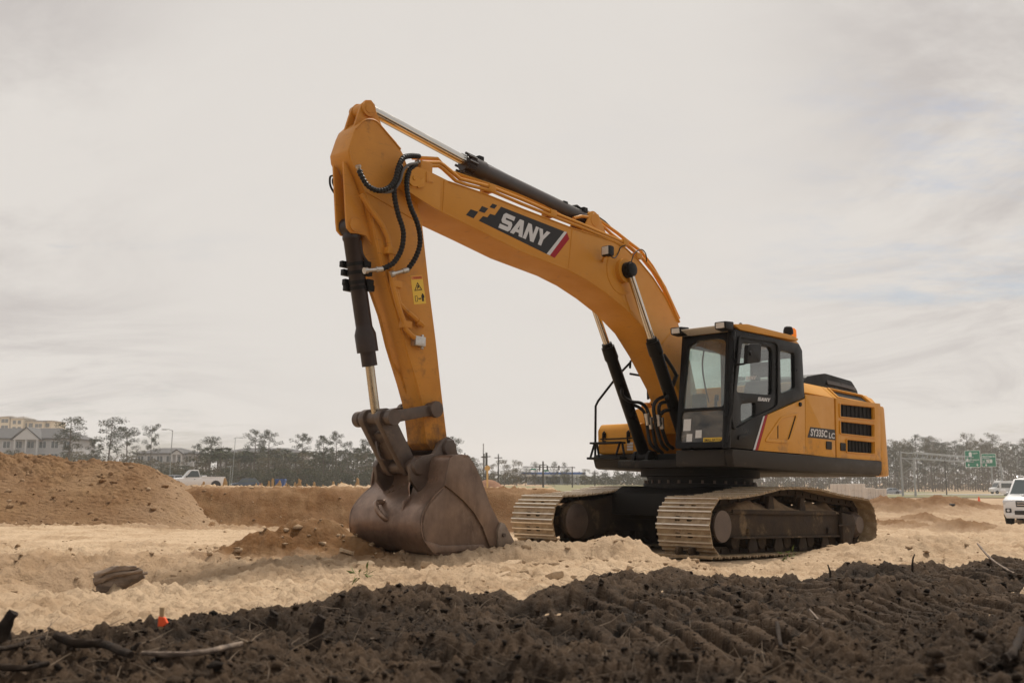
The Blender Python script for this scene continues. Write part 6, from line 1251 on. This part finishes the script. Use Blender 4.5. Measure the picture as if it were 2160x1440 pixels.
# red dirt pile, warning sign seen from behind and its ribbons
cx, D = (1052-1080)/F*62, 62.; X_, Y_ = np.meshgrid(np.linspace(cx-3.2, cx+3.4, 90), np.linspace(D-2.4, D+2.4, 50)); hh = 1.08*np.exp(-(((X_-cx+.25)/1.15)**2+((Y_-D)/1.1)**2))+.5*np.exp(-(((X_-cx+1.2)/.9)**2+((Y_-D)/1.1)**2))+.06*fbm(X_, Y_, .5, 4, 5)
tag(sheet('dirt_pile', X_, Y_, sand_z(X_, Y_, False)-.1+hh, 'red_dirt', attrs={'tone': np.clip(.5+fbm(X_, Y_, .6, 3, 7), 0, 1)}), 'reddish dirt pile between bucket and far track', 'dirt pile')
D = 56.; x = (1028.5-1080)/F*D; z = gnd(x, D); zt = CH+(YH-983)*D/F-z; e = empty('site_sign', (x, D, z)); tag(e, 'small tan sign on a wooden post before the red dirt pile', 'sign'); bm = B(); box(bm, (-.05, -.05, -.2), (.05, .05, zt)); finish('post', bm, 'sign_tan', e, 0, .01); bm = B(); prism(bm, arc(0, zt-.12, .16, 0, 360, 11)[:-1], .051, .07); finish('sign_plate', bm, 'sign_tan', e, 0)
D = 54.; 
for px, lab in ((1044.5, 'stake with pink ribbon left, on the red dirt pile'), (1050.5, 'stake with pink ribbon right, on the red dirt pile')):
    x = (px-1080)/F*D; z = gnd(x, D); e = empty('flagged_stake', (x, D, z)); tag(e, lab, 'stake'); bm = B(); box(bm, (-.02, -.01, -.1), (.02, .01, .62)); finish('stake', bm, 'raw_wood', e, 0); bm = B(); prism(bm, [(-.04, .25), (.05, .22), (.07, .5), (.0, .62), (-.05, .5)], -.02, .02); finish('ribbon', bm, 'flag_pink', e, 0)
# row of lath stakes on the bank
spx = [432, 476, 486, 546, 560, 574, 580, 590, 598, 606, 612, 622, 630, 640, 655, 668, 674, 690, 706, 716, 730, 748, 760]
for k, px in enumerate(spx):
    D = random.uniform(26, 44); x = (px-1080)/F*D; z = gnd2(x, D); hgt = random.uniform(.14, .30)*D/32*(1.5 if px in (622, 630, 748) else 1); e = empty('lath_stake', (x, D, z-.02), random.uniform(-.6, .6)); tag(e, 'short raw wood lath stake on the sand bank crest', 'stake', 'lath stakes along the bank'); ln = random.uniform(-.5, .5)*hgt
    bm = B(); prism(bm, [(-.035, -.1), (.035, -.1), (ln+.03, hgt), (ln-.01, hgt+.03), (ln-.03, hgt)], -.012, .012); finish('lath', bm, 'raw_wood', e, 0)
    if random.random() < .6: bm = B(); prism(bm, [(-ln*.8-.22, -.1), (-ln*.8-.15, -.1), (ln*.6+.03, hgt*.8), (ln*.6-.03, hgt*.8)], .013, .035); finish('brace', bm, 'raw_wood', e, 0)
# overhead sign gantry
g0, g1 = np.array([(1910-1080)/F*190, 190.]), np.array([(2095-1080)/F*257, 257.]); gv = (g1-g0); GL = float(np.linalg.norm(gv)); gr_ = math.atan2(gv[1], gv[0]); zb = gnd(*g0); e = empty('sign_gantry', (g0[0], g0[1], zb), gr_); tag(e, 'grey steel truss gantry over the highway carrying green signs', 'gantry')
zc = CH+(YH-966.5)*190/F-zb
for x in (0, GL):
    for y in (-1., 1.3):
        bm = B(); cyl(bm, (x, y, -1), (x, y, zc+(.1 if y < 0 else 1.0)), .20, .18, 10); finish('leg', bm, 'pole_grey', e)
    for k in range(4): bm = B(); tube(bm, [(x, -1, .8+k*1.7), (x, 1.3, 2.4+k*1.7)] if k % 2 else [(x, 1.3, .8+k*1.7), (x, -1, 2.4+k*1.7)], .05, 6); finish('leg_brace', bm, 'pole_grey', e)
for y, z in ((-1, zc), (-1, zc+1.1), (1.3, zc), (1.3, zc+1.1)): bm = B(); tube(bm, [(0, y, z), (GL, y, z)], .10, 6); finish('chord', bm, 'pole_grey', e)
for k in range(44):
    x = GL*k/44; bm = B(); tube(bm, [(x, -1, zc), (x+GL/44, -1, zc+1.1)] if k % 2 else [(x, -1, zc+1.1), (x+GL/44, -1, zc)], .05, 5); finish('web_bar', bm, 'pole_grey', e)
def gantry_x(px):                                      # place along the truss that shows at column px
    for i in range(2001):
        p_ = g0+gv*i/2000
        if 1080+F*p_[0]/(p_[1]) >= px: return i/2000*GL, p_
for p0, p1, y0, y1, words, lab in ((2028, 2057, 951, 986, 1, 'larger green highway sign with airport lettering'), (2062.5, 2089.5, 957.5, 985, 2, 'smaller green highway sign with road name')):
    xa, pa = gantry_x((p0+p1)/2); D = pa[1]; wd, zt, zl = (p1-p0)/F*D*1.02, CH+(YH-y0)*D/F, CH+(YH-y1)*D/F; s = empty('highway_sign', (pa[0]-.9, pa[1]-2.6, zl), R(-24)); tag(s, lab, 'sign'); hh = zt-zl; w2 = wd/2/math.cos(R(0))
    bm = B(); prism(bm, rounded(rect(-w2, 0, w2, hh), .25, 3), 0, .12); finish('panel', bm, 'sign_white', s, 0); bm = B(); prism(bm, rounded(rect(-w2+.1, .1, w2-.1, hh-.1), .2, 3), -.02, -.003); finish('face', bm, 'sign_green', s, 0)
    def wr(t, x0, z0, w_, h_): text_on('lettering', t, (x0, -.03, z0), (w_, 0, 0), (0, 0, h_), 'sign_white', s, .02)
    def sq(x0, z0, w_, h_, r_=.1): bm = B(); prism(bm, rounded(rect(x0, z0, x0+w_, z0+h_), r_, 3), -.04, -.021); finish('route_shield', bm, 'sign_white', s, 0)
    def arrow(x0, z0): bm = B(); prism(bm, [(x0, z0), (x0+.28, z0+.32), (x0+.1, z0+.32), (x0+.1, z0+.6), (x0-.1, z0+.6), (x0-.1, z0+.32), (x0-.28, z0+.32)], -.04, -.021); finish('arrow', bm, 'sign_white', s, 0)
    if words == 1: sq(-.75, hh-1.5, .6, 1.1, .25); wr('NORTH', .05, hh-.85, 1.0, .32); sq(-w2+.3, hh*.32, .45, .8); wr("Int'l Airport", -w2+.9, hh*.37, w2*2-1.2, .5); arrow(-w2*.55, .25); arrow(w2*.55, .25)
    else: wr('World Center Dr', -w2+.25, hh-.95, w2*2-.5, .5); sq(-.55, hh*.30, .6, .85); sq(.15, hh*.30, .6, .85); wr('TO', -w2+.3, hh*.38, .4, .3); arrow(-w2*.4, .15)
# pole in the verge and stacked blocks
e, zt = pole_px('utility_pole', 1986.5, 968, 215, .14, 'pole_dark', 'thin dark pole in the verge under the gantry', 'pole')
for p0, p1, y0, y1, D, lab in ((1750, 1784, 1020, 1034, 118, 'left white block stack behind the near track'), (1786, 1818, 1019.5, 1033, 120, 'middle white block stack behind the near track'), (1819, 1838, 1027.5, 1040, 104, 'small white block stack by the right end of the near track'), (1838, 1862, 1030, 1041, 104, 'lowest white block stack right of the near track')):
    a, b = (p0-1080)/F*D, (p1-1080)/F*D; zl, zt = CH+(YH-y1)*D/F, CH+(YH-y0)*D/F; zg = min(gnd((a+b)/2, D)-.02, zl); e = empty('block_stack', (a, D, zg)); tag(e, lab, 'blocks'); nx, nz = 4, 3; w_, hgt = (b-a)/nx, (zt-zg)/nz
    for i in range(nx):
        for k in range(nz): bm = B(); box(bm, (i*w_+.01, random.uniform(0, .05), k*hgt+.004), ((i+1)*w_-.01, 1.1, (k+1)*hgt-.004)); finish('block', bm, 'block_white', e, 0, .02)

# ------------------------------------------------------------------ vehicles
mat('car_white', (.72, .72, .73), .28, coat=.6, col2=(.66, .65, .64), scale=2, amt=.4)
mat('car_blue', (.03, .05, .10), .25, coat=.6)
mat('car_dark', (.05, .055, .06), .25, coat=.6)
mat('car_silver', (.30, .31, .34), .3, .4, coat=.5)
mat('car_glass', (.05, .065, .07), .06, coat=.4)
mat('tyre', (.018, .018, .018), .85)
mat('rim', (.35, .35, .36), .35, .8)
mat('trim_black', (.02, .02, .021), .5)
mat('head_lamp', (.6, .62, .66), .12, coat=.6)
mat('tail_lamp', (.45, .01, .01), .2, coat=.5)
mat('chrome_trim', (.6, .6, .62), .2, 1.)
mat('bin_blue', (.03, .08, .25), .5)
def loft(bm, secs):
    rings = [[bm.verts.new(p) for p in s] for s in secs]; n = len(rings[0])
    for a, b in zip(rings, rings[1:]):
        for i in range(n): bm.faces.new((a[i], a[(i+1) % n], b[(i+1) % n], b[i]))
    bm.faces.new(rings[0][::-1]); bm.faces.new(rings[-1])
def vehicle(name, label, cat, x, y, heading, L, W, H, body, belt, hood_end, ws_top, roof_end, back, paint, gc=.22, wheel=.36, pickup=False, front='car', z=None):
    """local x forward; nose at +L/2. belt = window-sill height; hood_end, ws_top, roof_end, back measured from the nose"""
    z = gnd2(x, y) if z is None else z
    e = empty(name, (x, y, z), heading); tag(e, label, cat); n = L/2; w2 = W/2
    hood = belt-.06
    def sec(xx, zt, ww, zb=gc): return [(xx, -ww*.92, zb), (xx, -ww, zb+.18), (xx, -ww, zt-.16), (xx, -ww*.95, zt-.04), (xx, -ww*.80, zt), (xx, ww*.80, zt), (xx, ww*.95, zt-.04), (xx, ww, zt-.16), (xx, ww, zb+.18), (xx, ww*.92, zb)]
    bm = B(); loft(bm, [sec(n, hood-.30, w2*.86, gc+.10), sec(n-.06, hood-.16, w2*.93, gc), sec(n-.25, hood-.06, w2*.985), sec(n-.7, hood, w2), sec(n-hood_end, belt, w2), sec(n-roof_end, belt, w2), sec(-n+.25, belt if not pickup else belt+.02, w2*.99), sec(-n+.05, belt-.05, w2*.95), sec(-n, belt-.25, w2*.92, gc+.12)])
    bd = finish('body', bm, paint, e, 50, .03)
    # cabin
    wt = w2*.80; wb = w2*.95
    def gl(xx, zz, ww): return [(xx, -ww, zz), (xx, ww, zz)]
    bm = B(); v_ = [bm.verts.new(p) for p in ((n-hood_end, -wb, belt-.05), (n-hood_end, wb, belt-.05), (n-ws_top, wt, H-.06), (n-ws_top, -wt, H-.06), (n-roof_end, -wt, H-.04), (n-roof_end, wt, H-.04), (n-back, wb, belt-.05), (n-back, -wb, belt-.05), (n-(ws_top+roof_end)/2, -wt*.96, H), (n-(ws_top+roof_end)/2, wt*.96, H))]
    for f_ in ((0, 1, 2, 3), (3, 2, 9, 8), (8, 9, 5, 4), (4, 5, 6, 7), (0, 3, 8, 4, 7), (1, 6, 5, 9, 2), (0, 7, 6, 1)): bm.faces.new([v_[i] for i in f_])
    cb = finish('cabin', bm, paint, e, 35, .05)
    # glass panels just proud of the cabin faces
    def lerp3(a, b, t): return tuple(a[i]+(b[i]-a[i])*t for i in range(3))
    A0, A1, A2, A3 = (n-hood_end, -wb, belt-.05), (n-hood_end, wb, belt-.05), (n-ws_top, wt, H-.06), (n-ws_top, -wt, H-.06)
    def panel(nm, c4, nrm, inset, m, par):
        c = [sum(p[i] for p in c4)/4 for i in range(3)]; bm = B(); f1 = [bm.verts.new([c[i]+(p[i]-c[i])*inset+nrm[i]*.02 for i in range(3)]) for p in c4]; f2 = [bm.verts.new([c[i]+(p[i]-c[i])*inset-nrm[i]*.01 for i in range(3)]) for p in c4]
        bm.faces.new(f1); bm.faces.new(f2[::-1])
        for i in range(4): bm.faces.new((f1[i], f2[i], f2[(i+1) % 4], f1[(i+1) % 4]))
        return finish(nm, bm, m, par, 0)
    panel('windscreen', [A0, A1, A2, A3], (.7, 0, .7), .90, 'car_glass', cb)
    Bk = [(n-roof_end, -wt, H-.04), (n-roof_end, wt, H-.04), (n-back, wb, belt-.05), (n-back, -wb, belt-.05)]; panel('rear_window', Bk, (-.8, 0, .5), .85, 'car_glass', cb)
    for s in (-1, 1):
        a, b, c, d = (n-hood_end-.12, s*wb, belt+.0), (n-ws_top-.06, s*wt, H-.10), (n-roof_end, s*wt, H-.10), (n-back+.0, s*wb, belt+.0)
        k = 2 if not pickup else 1
        for j in range(k):
            t0, t1 = j/k+.02, (j+1)/k-.02; panel('side_window', [lerp3(a, d, t0), lerp3(b, c, t0), lerp3(b, c, t1), lerp3(a, d, t1)], (0, s*.97, .2), .92, 'car_glass', cb)
        bm = B(); box(bm, (n-hood_end-.32, min(s*(w2+.02), s*(w2+.24)), belt+.0), (n-hood_end-.18, max(s*(w2+.02), s*(w2+.24)), belt+.16)); finish('mirror', bm, 'trim_black' if pickup else paint, e, 0, .03)
        bm = B(); box(bm, (n-.30, min(s*w2*.58, s*w2*.97), hood-.33), (n-.035, max(s*w2*.58, s*w2*.97), hood-.17)); finish('headlight', bm, 'head_lamp', e, 30, .03)
        bm = B(); box(bm, (-n-.01, min(s*w2*.72, s*w2*.96), belt-.45), (-n+.12, max(s*w2*.72, s*w2*.96), belt-.12)); finish('tail_lamp', bm, 'tail_lamp', e, 0, .02)
        bm = B(); box(bm, (n-hood_end-1.1, min(s*w2, s*(w2+.025)), belt-.2), (n-hood_end-.95, max(s*w2, s*(w2+.025)), belt-.16)); finish('door_handle', bm, 'trim_black', e, 0)
        for xx in (n-.90, -n+.98):
            wh = empty('wheel'); wh.parent = e; wh.location = (xx, s*(w2-.13), wheel)
            bm = B(); lathe(bm, (0, -.13, 0), (0, .13, 0), [(0, wheel*.6), (0, wheel*.93), (.12, wheel), (.88, wheel), (1, wheel*.93), (1, wheel*.6)], 22); finish('tyre', bm, 'tyre', wh)
            bm = B(); lathe(bm, (0, s*.04, 0), (0, s*.132, 0), [(0, wheel*.62), (.6, wheel*.62), (.8, wheel*.2), (1, wheel*.1)], 16); finish('rim', bm, 'rim', wh)
            bm = B(); prism(bm, arc(xx, wheel, wheel+.09, -12, 192, 14), s*(w2-.02), s*(w2+.006)); finish('wheel_arch', bm, 'trim_black', e, 0)
    bm = B(); box(bm, (n-.12, -w2*.50, hood-.42), (n+.012, w2*.50, hood-.18)); gr2 = finish('grille', bm, 'trim_black', e, 0, .03)
    bm = B(); box(bm, (n-.14, -w2*.88, gc+.0), (n+.05, w2*.88, gc+.22)); finish('front_bumper', bm, paint if front == 'suv' else 'trim_black', e, 30, .05)
    if front == 'suv':
        for zz_ in (hood-.36, hood-.27): bm = B(); box(bm, (n-.02, -w2*.46, zz_), (n+.03, w2*.46, zz_+.035)); finish('grille_bar', bm, 'chrome_trim', gr2, 0, .008)
        bm = B(); box(bm, (n-.06, -w2*.55, gc+.14), (n+.065, w2*.55, gc+.30)); finish('lower_intake', bm, 'trim_black', e, 0, .03)
        for s in (-1, 1):
            bm = B(); box(bm, (n-.12, min(s*w2*.66, s*w2*.88), gc+.22), (n+.045, max(s*w2*.66, s*w2*.88), gc+.38)); fg = finish('fog_recess', bm, 'trim_black', e, 0, .03); bm = B(); lathe(bm, (n+.03, s*w2*.77, gc+.30), (n+.06, s*w2*.77, gc+.30), [(0, .06), (1, .05)], 12); finish('fog_lamp', bm, 'head_lamp', fg)
            bm = B(); tube(bm, [(n-ws_top-.3, s*wt*.85, H), (n-ws_top-.4, s*wt*.85, H+.07), (n-roof_end+.3, s*wt*.85, H+.07), (n-roof_end+.2, s*wt*.85, H-.01)], .02, 6); finish('roof_rail', bm, 'chrome_trim', e)
        bm = B(); prism(bm, [(n-1.2, hood+.005), (n-.55, hood-.01), (n-.52, hood+.03), (n-1.1, hood+.07)], -w2*.35, w2*.35); finish('hood_scoop', bm, paint, e, 0, .03)
    if pickup:
        bm = B(); box(bm, (-n+.12, -w2*.86, belt-.1), (n-back-.10, w2*.86, belt+.028)); finish('bed_floor', bm, 'trim_black', e, 0)
        for s in (-1, 1): bm = B(); box(bm, (-n+.08, min(s*w2*.88, s*w2*.97), belt-.02), (n-back-.05, max(s*w2*.88, s*w2*.97), belt+.07)); finish('bed_rail', bm, paint, e, 0, .02)
        bm = B(); box(bm, (n-back-.62, -w2*.78, belt), (n-back-.15, w2*.78, belt+.20)); finish('tool_chest', bm, paint, e, 0, .03)
        bm = B(); box(bm, (-n-.10, -w2*.92, .42), (-n+.04, w2*.92, .60)); finish('rear_bumper', bm, 'chrome_trim', e, 0, .03)
    return e
D = 100.; vehicle('pickup_truck', 'white pickup truck parked beyond the sand bank at left', 'pickup truck', (419-1080)/F*D, D, math.atan2(-.42, -.91), 5.6, 2.0, 1.95, 'x', 1.18, 1.55, 2.15, 2.95, 3.15, 'car_white', .30, .40, True)
D = 165.; vehicle('parked_car', 'dark blue car mostly hidden behind the sand bank, right of the pickup', 'car', (523-1080)/F*D, D, math.atan2(-.3, -.95), 4.7, 1.85, 1.75, 'x', 1.05, 1.1, 1.9, 3.9, 4.5, 'car_blue', .22, .36)
D = 118.; vehicle('parked_car', 'pale blue grey car behind the spoil mound, left of the pickup', 'car', (366-1080)/F*D, D, math.atan2(-.3, -.95), 4.7, 1.85, 1.55, 'x', .98, 1.2, 2.0, 3.6, 4.3, 'car_silver', .2, .34)
D = 39.; vehicle('sport_utility_vehicle', 'white sport utility vehicle cut by the right edge of the frame', 'car', (2203-1080)/F*D, D+1.0, math.atan2(-.83, -.56), 4.8, 1.92, 1.80, 'x', 1.17, 1.25, 2.0, 4.35, 4.7, 'car_white', .26, .39, False, 'suv')
D = 225.; vehicle('sedan_car', 'low silver sedan driving on the highway right of the excavator', 'car', (1868-1080)/F*D, D, math.atan2(.1, -.99), 4.8, 1.85, 1.48, 'x', .95, 1.3, 2.2, 3.4, 4.3, 'car_silver', .2, .34)
# shuttle bus and a white car on the highway
D = 236.; x = (2111-1080)/F*D; e = empty('shuttle_bus', (x, D, gnd2(x, D)+.18), math.atan2(-.12, -.99)); tag(e, 'white shuttle bus on the highway beneath the green signs', 'bus')
bm = B(); prism(bm, rounded([(-3.9, .45), (2.2, .45), (2.3, 2.75), (2.0, 3.0), (-3.8, 3.0)], .15, 3), -1.15, 1.15); finish('body', bm, 'car_white', e, 30, .06)
bm = B(); prism(bm, [(2.2, .45), (3.7, .45), (3.75, 1.1), (3.55, 1.35), (2.95, 1.5), (2.25, 2.5)], -1.0, 1.0); finish('cab', bm, 'car_white', e, 30, .06)
for s in (-1, 1):
    bm = B(); box(bm, (-3.3, min(s*1.15, s*1.17), 1.35), (1.9, max(s*1.15, s*1.17), 2.45)); finish('side_window', bm, 'car_glass', e, 0, .02)
    bm = B(); prism(bm, [(2.35, 1.4), (2.95, 1.45), (2.4, 2.3)], s*1.0, s*1.02); finish('cab_window', bm, 'car_glass', e, 0)
    for xx in (2.9, -2.4):
        wh = empty('wheel'); wh.parent = e; wh.location = (xx, s*.95, .40); bm = B(); lathe(bm, (0, -.14, 0), (0, .14, 0), [(0, .25), (0, .37), (.1, .40), (.9, .40), (1, .37), (1, .25)], 18); finish('tyre', bm, 'tyre', wh); bm = B(); lathe(bm, (0, s*.05, 0), (0, s*.142, 0), [(0, .25), (.6, .25), (1, .08)], 14); finish('rim', bm, 'rim', wh)
bm = B(); prism(bm, [(2.30, 2.45), (2.92, 1.52), (2.98, 1.52), (2.34, 2.5)], -.9, .9); finish('windscreen', bm, 'car_glass', e, 0)
D = 205.; vehicle('white_car', 'white car on the highway between the shuttle bus and the near vehicle', 'car', (2132-1080)/F*D, D, math.atan2(-.2, -.98), 4.6, 1.85, 1.6, 'x', 1.0, 1.2, 2.0, 3.6, 4.3, 'car_white', .2, .34)
# refuse bin, cone, small site clutter
D = 105.; x = (597-1080)/F*D; e = empty('refuse_bin', (x, D, gnd(x, D)-.05)); tag(e, 'blue refuse bin below the palms left of the bucket', 'bin'); bm = B(); prism(bm, [(-.42, 0), (.42, 0), (.5, .95), (-.5, .95)], -.4, .4); finish('bin_body', bm, 'bin_blue', e, 0, .03); bm = B(); prism(bm, [(-.54, .95), (.54, .95), (.5, 1.08), (-.5, 1.08)], -.45, .45); finish('lid', bm, 'bin_blue', e, 0, .03)
D = 75.; x = (2053-1080)/F*D; e = empty('traffic_cone', (x, D, gnd(x, D))); tag(e, 'small orange cone in the verge beneath the signs', 'cone'); bm = B(); lathe(bm, (0, 0, .03), (0, 0, .62), [(0, .15), (1, .03)], 14); finish('cone', bm, 'flag_orange', e); bm = B(); box(bm, (-.2, -.2, 0), (.2, .2, .03)); finish('foot', bm, 'flag_orange', e, 0)
D = 52.; x = (1996-1080)/F*D; tag(rock_slab('black_scrap', (x, D, gnd2(x, D)), .18, .12, .1, (0, 0), .3, 'trim_black'), 'small black scrap lying on the sand right of the near track', 'scrap')
# ------------------------------------------------------------------ haze
HZ = True
if HZ:
    bm = B(); box(bm, (-660, -80, -12), (660, 1030, 34)); hz_ = finish('haze', bm, None, None, 0); m = bpy.data.materials.new('haze'); m.use_nodes = True; nd = m.node_tree.nodes; nd.clear(); o = nd.new('ShaderNodeOutputMaterial'); v_ = nd.new('ShaderNodeVolumePrincipled'); v_.inputs['Color'].default_value = (.95, .965, .98, 1); v_.inputs['Density'].default_value = .00035; m.node_tree.links.new(v_.outputs[0], o.inputs['Volume']); hz_.data.materials.append(m); hz_['kind'] = 'stuff'; hz_['label'] = 'thin pale haze lying over the whole site'; hz_['category'] = 'haze'
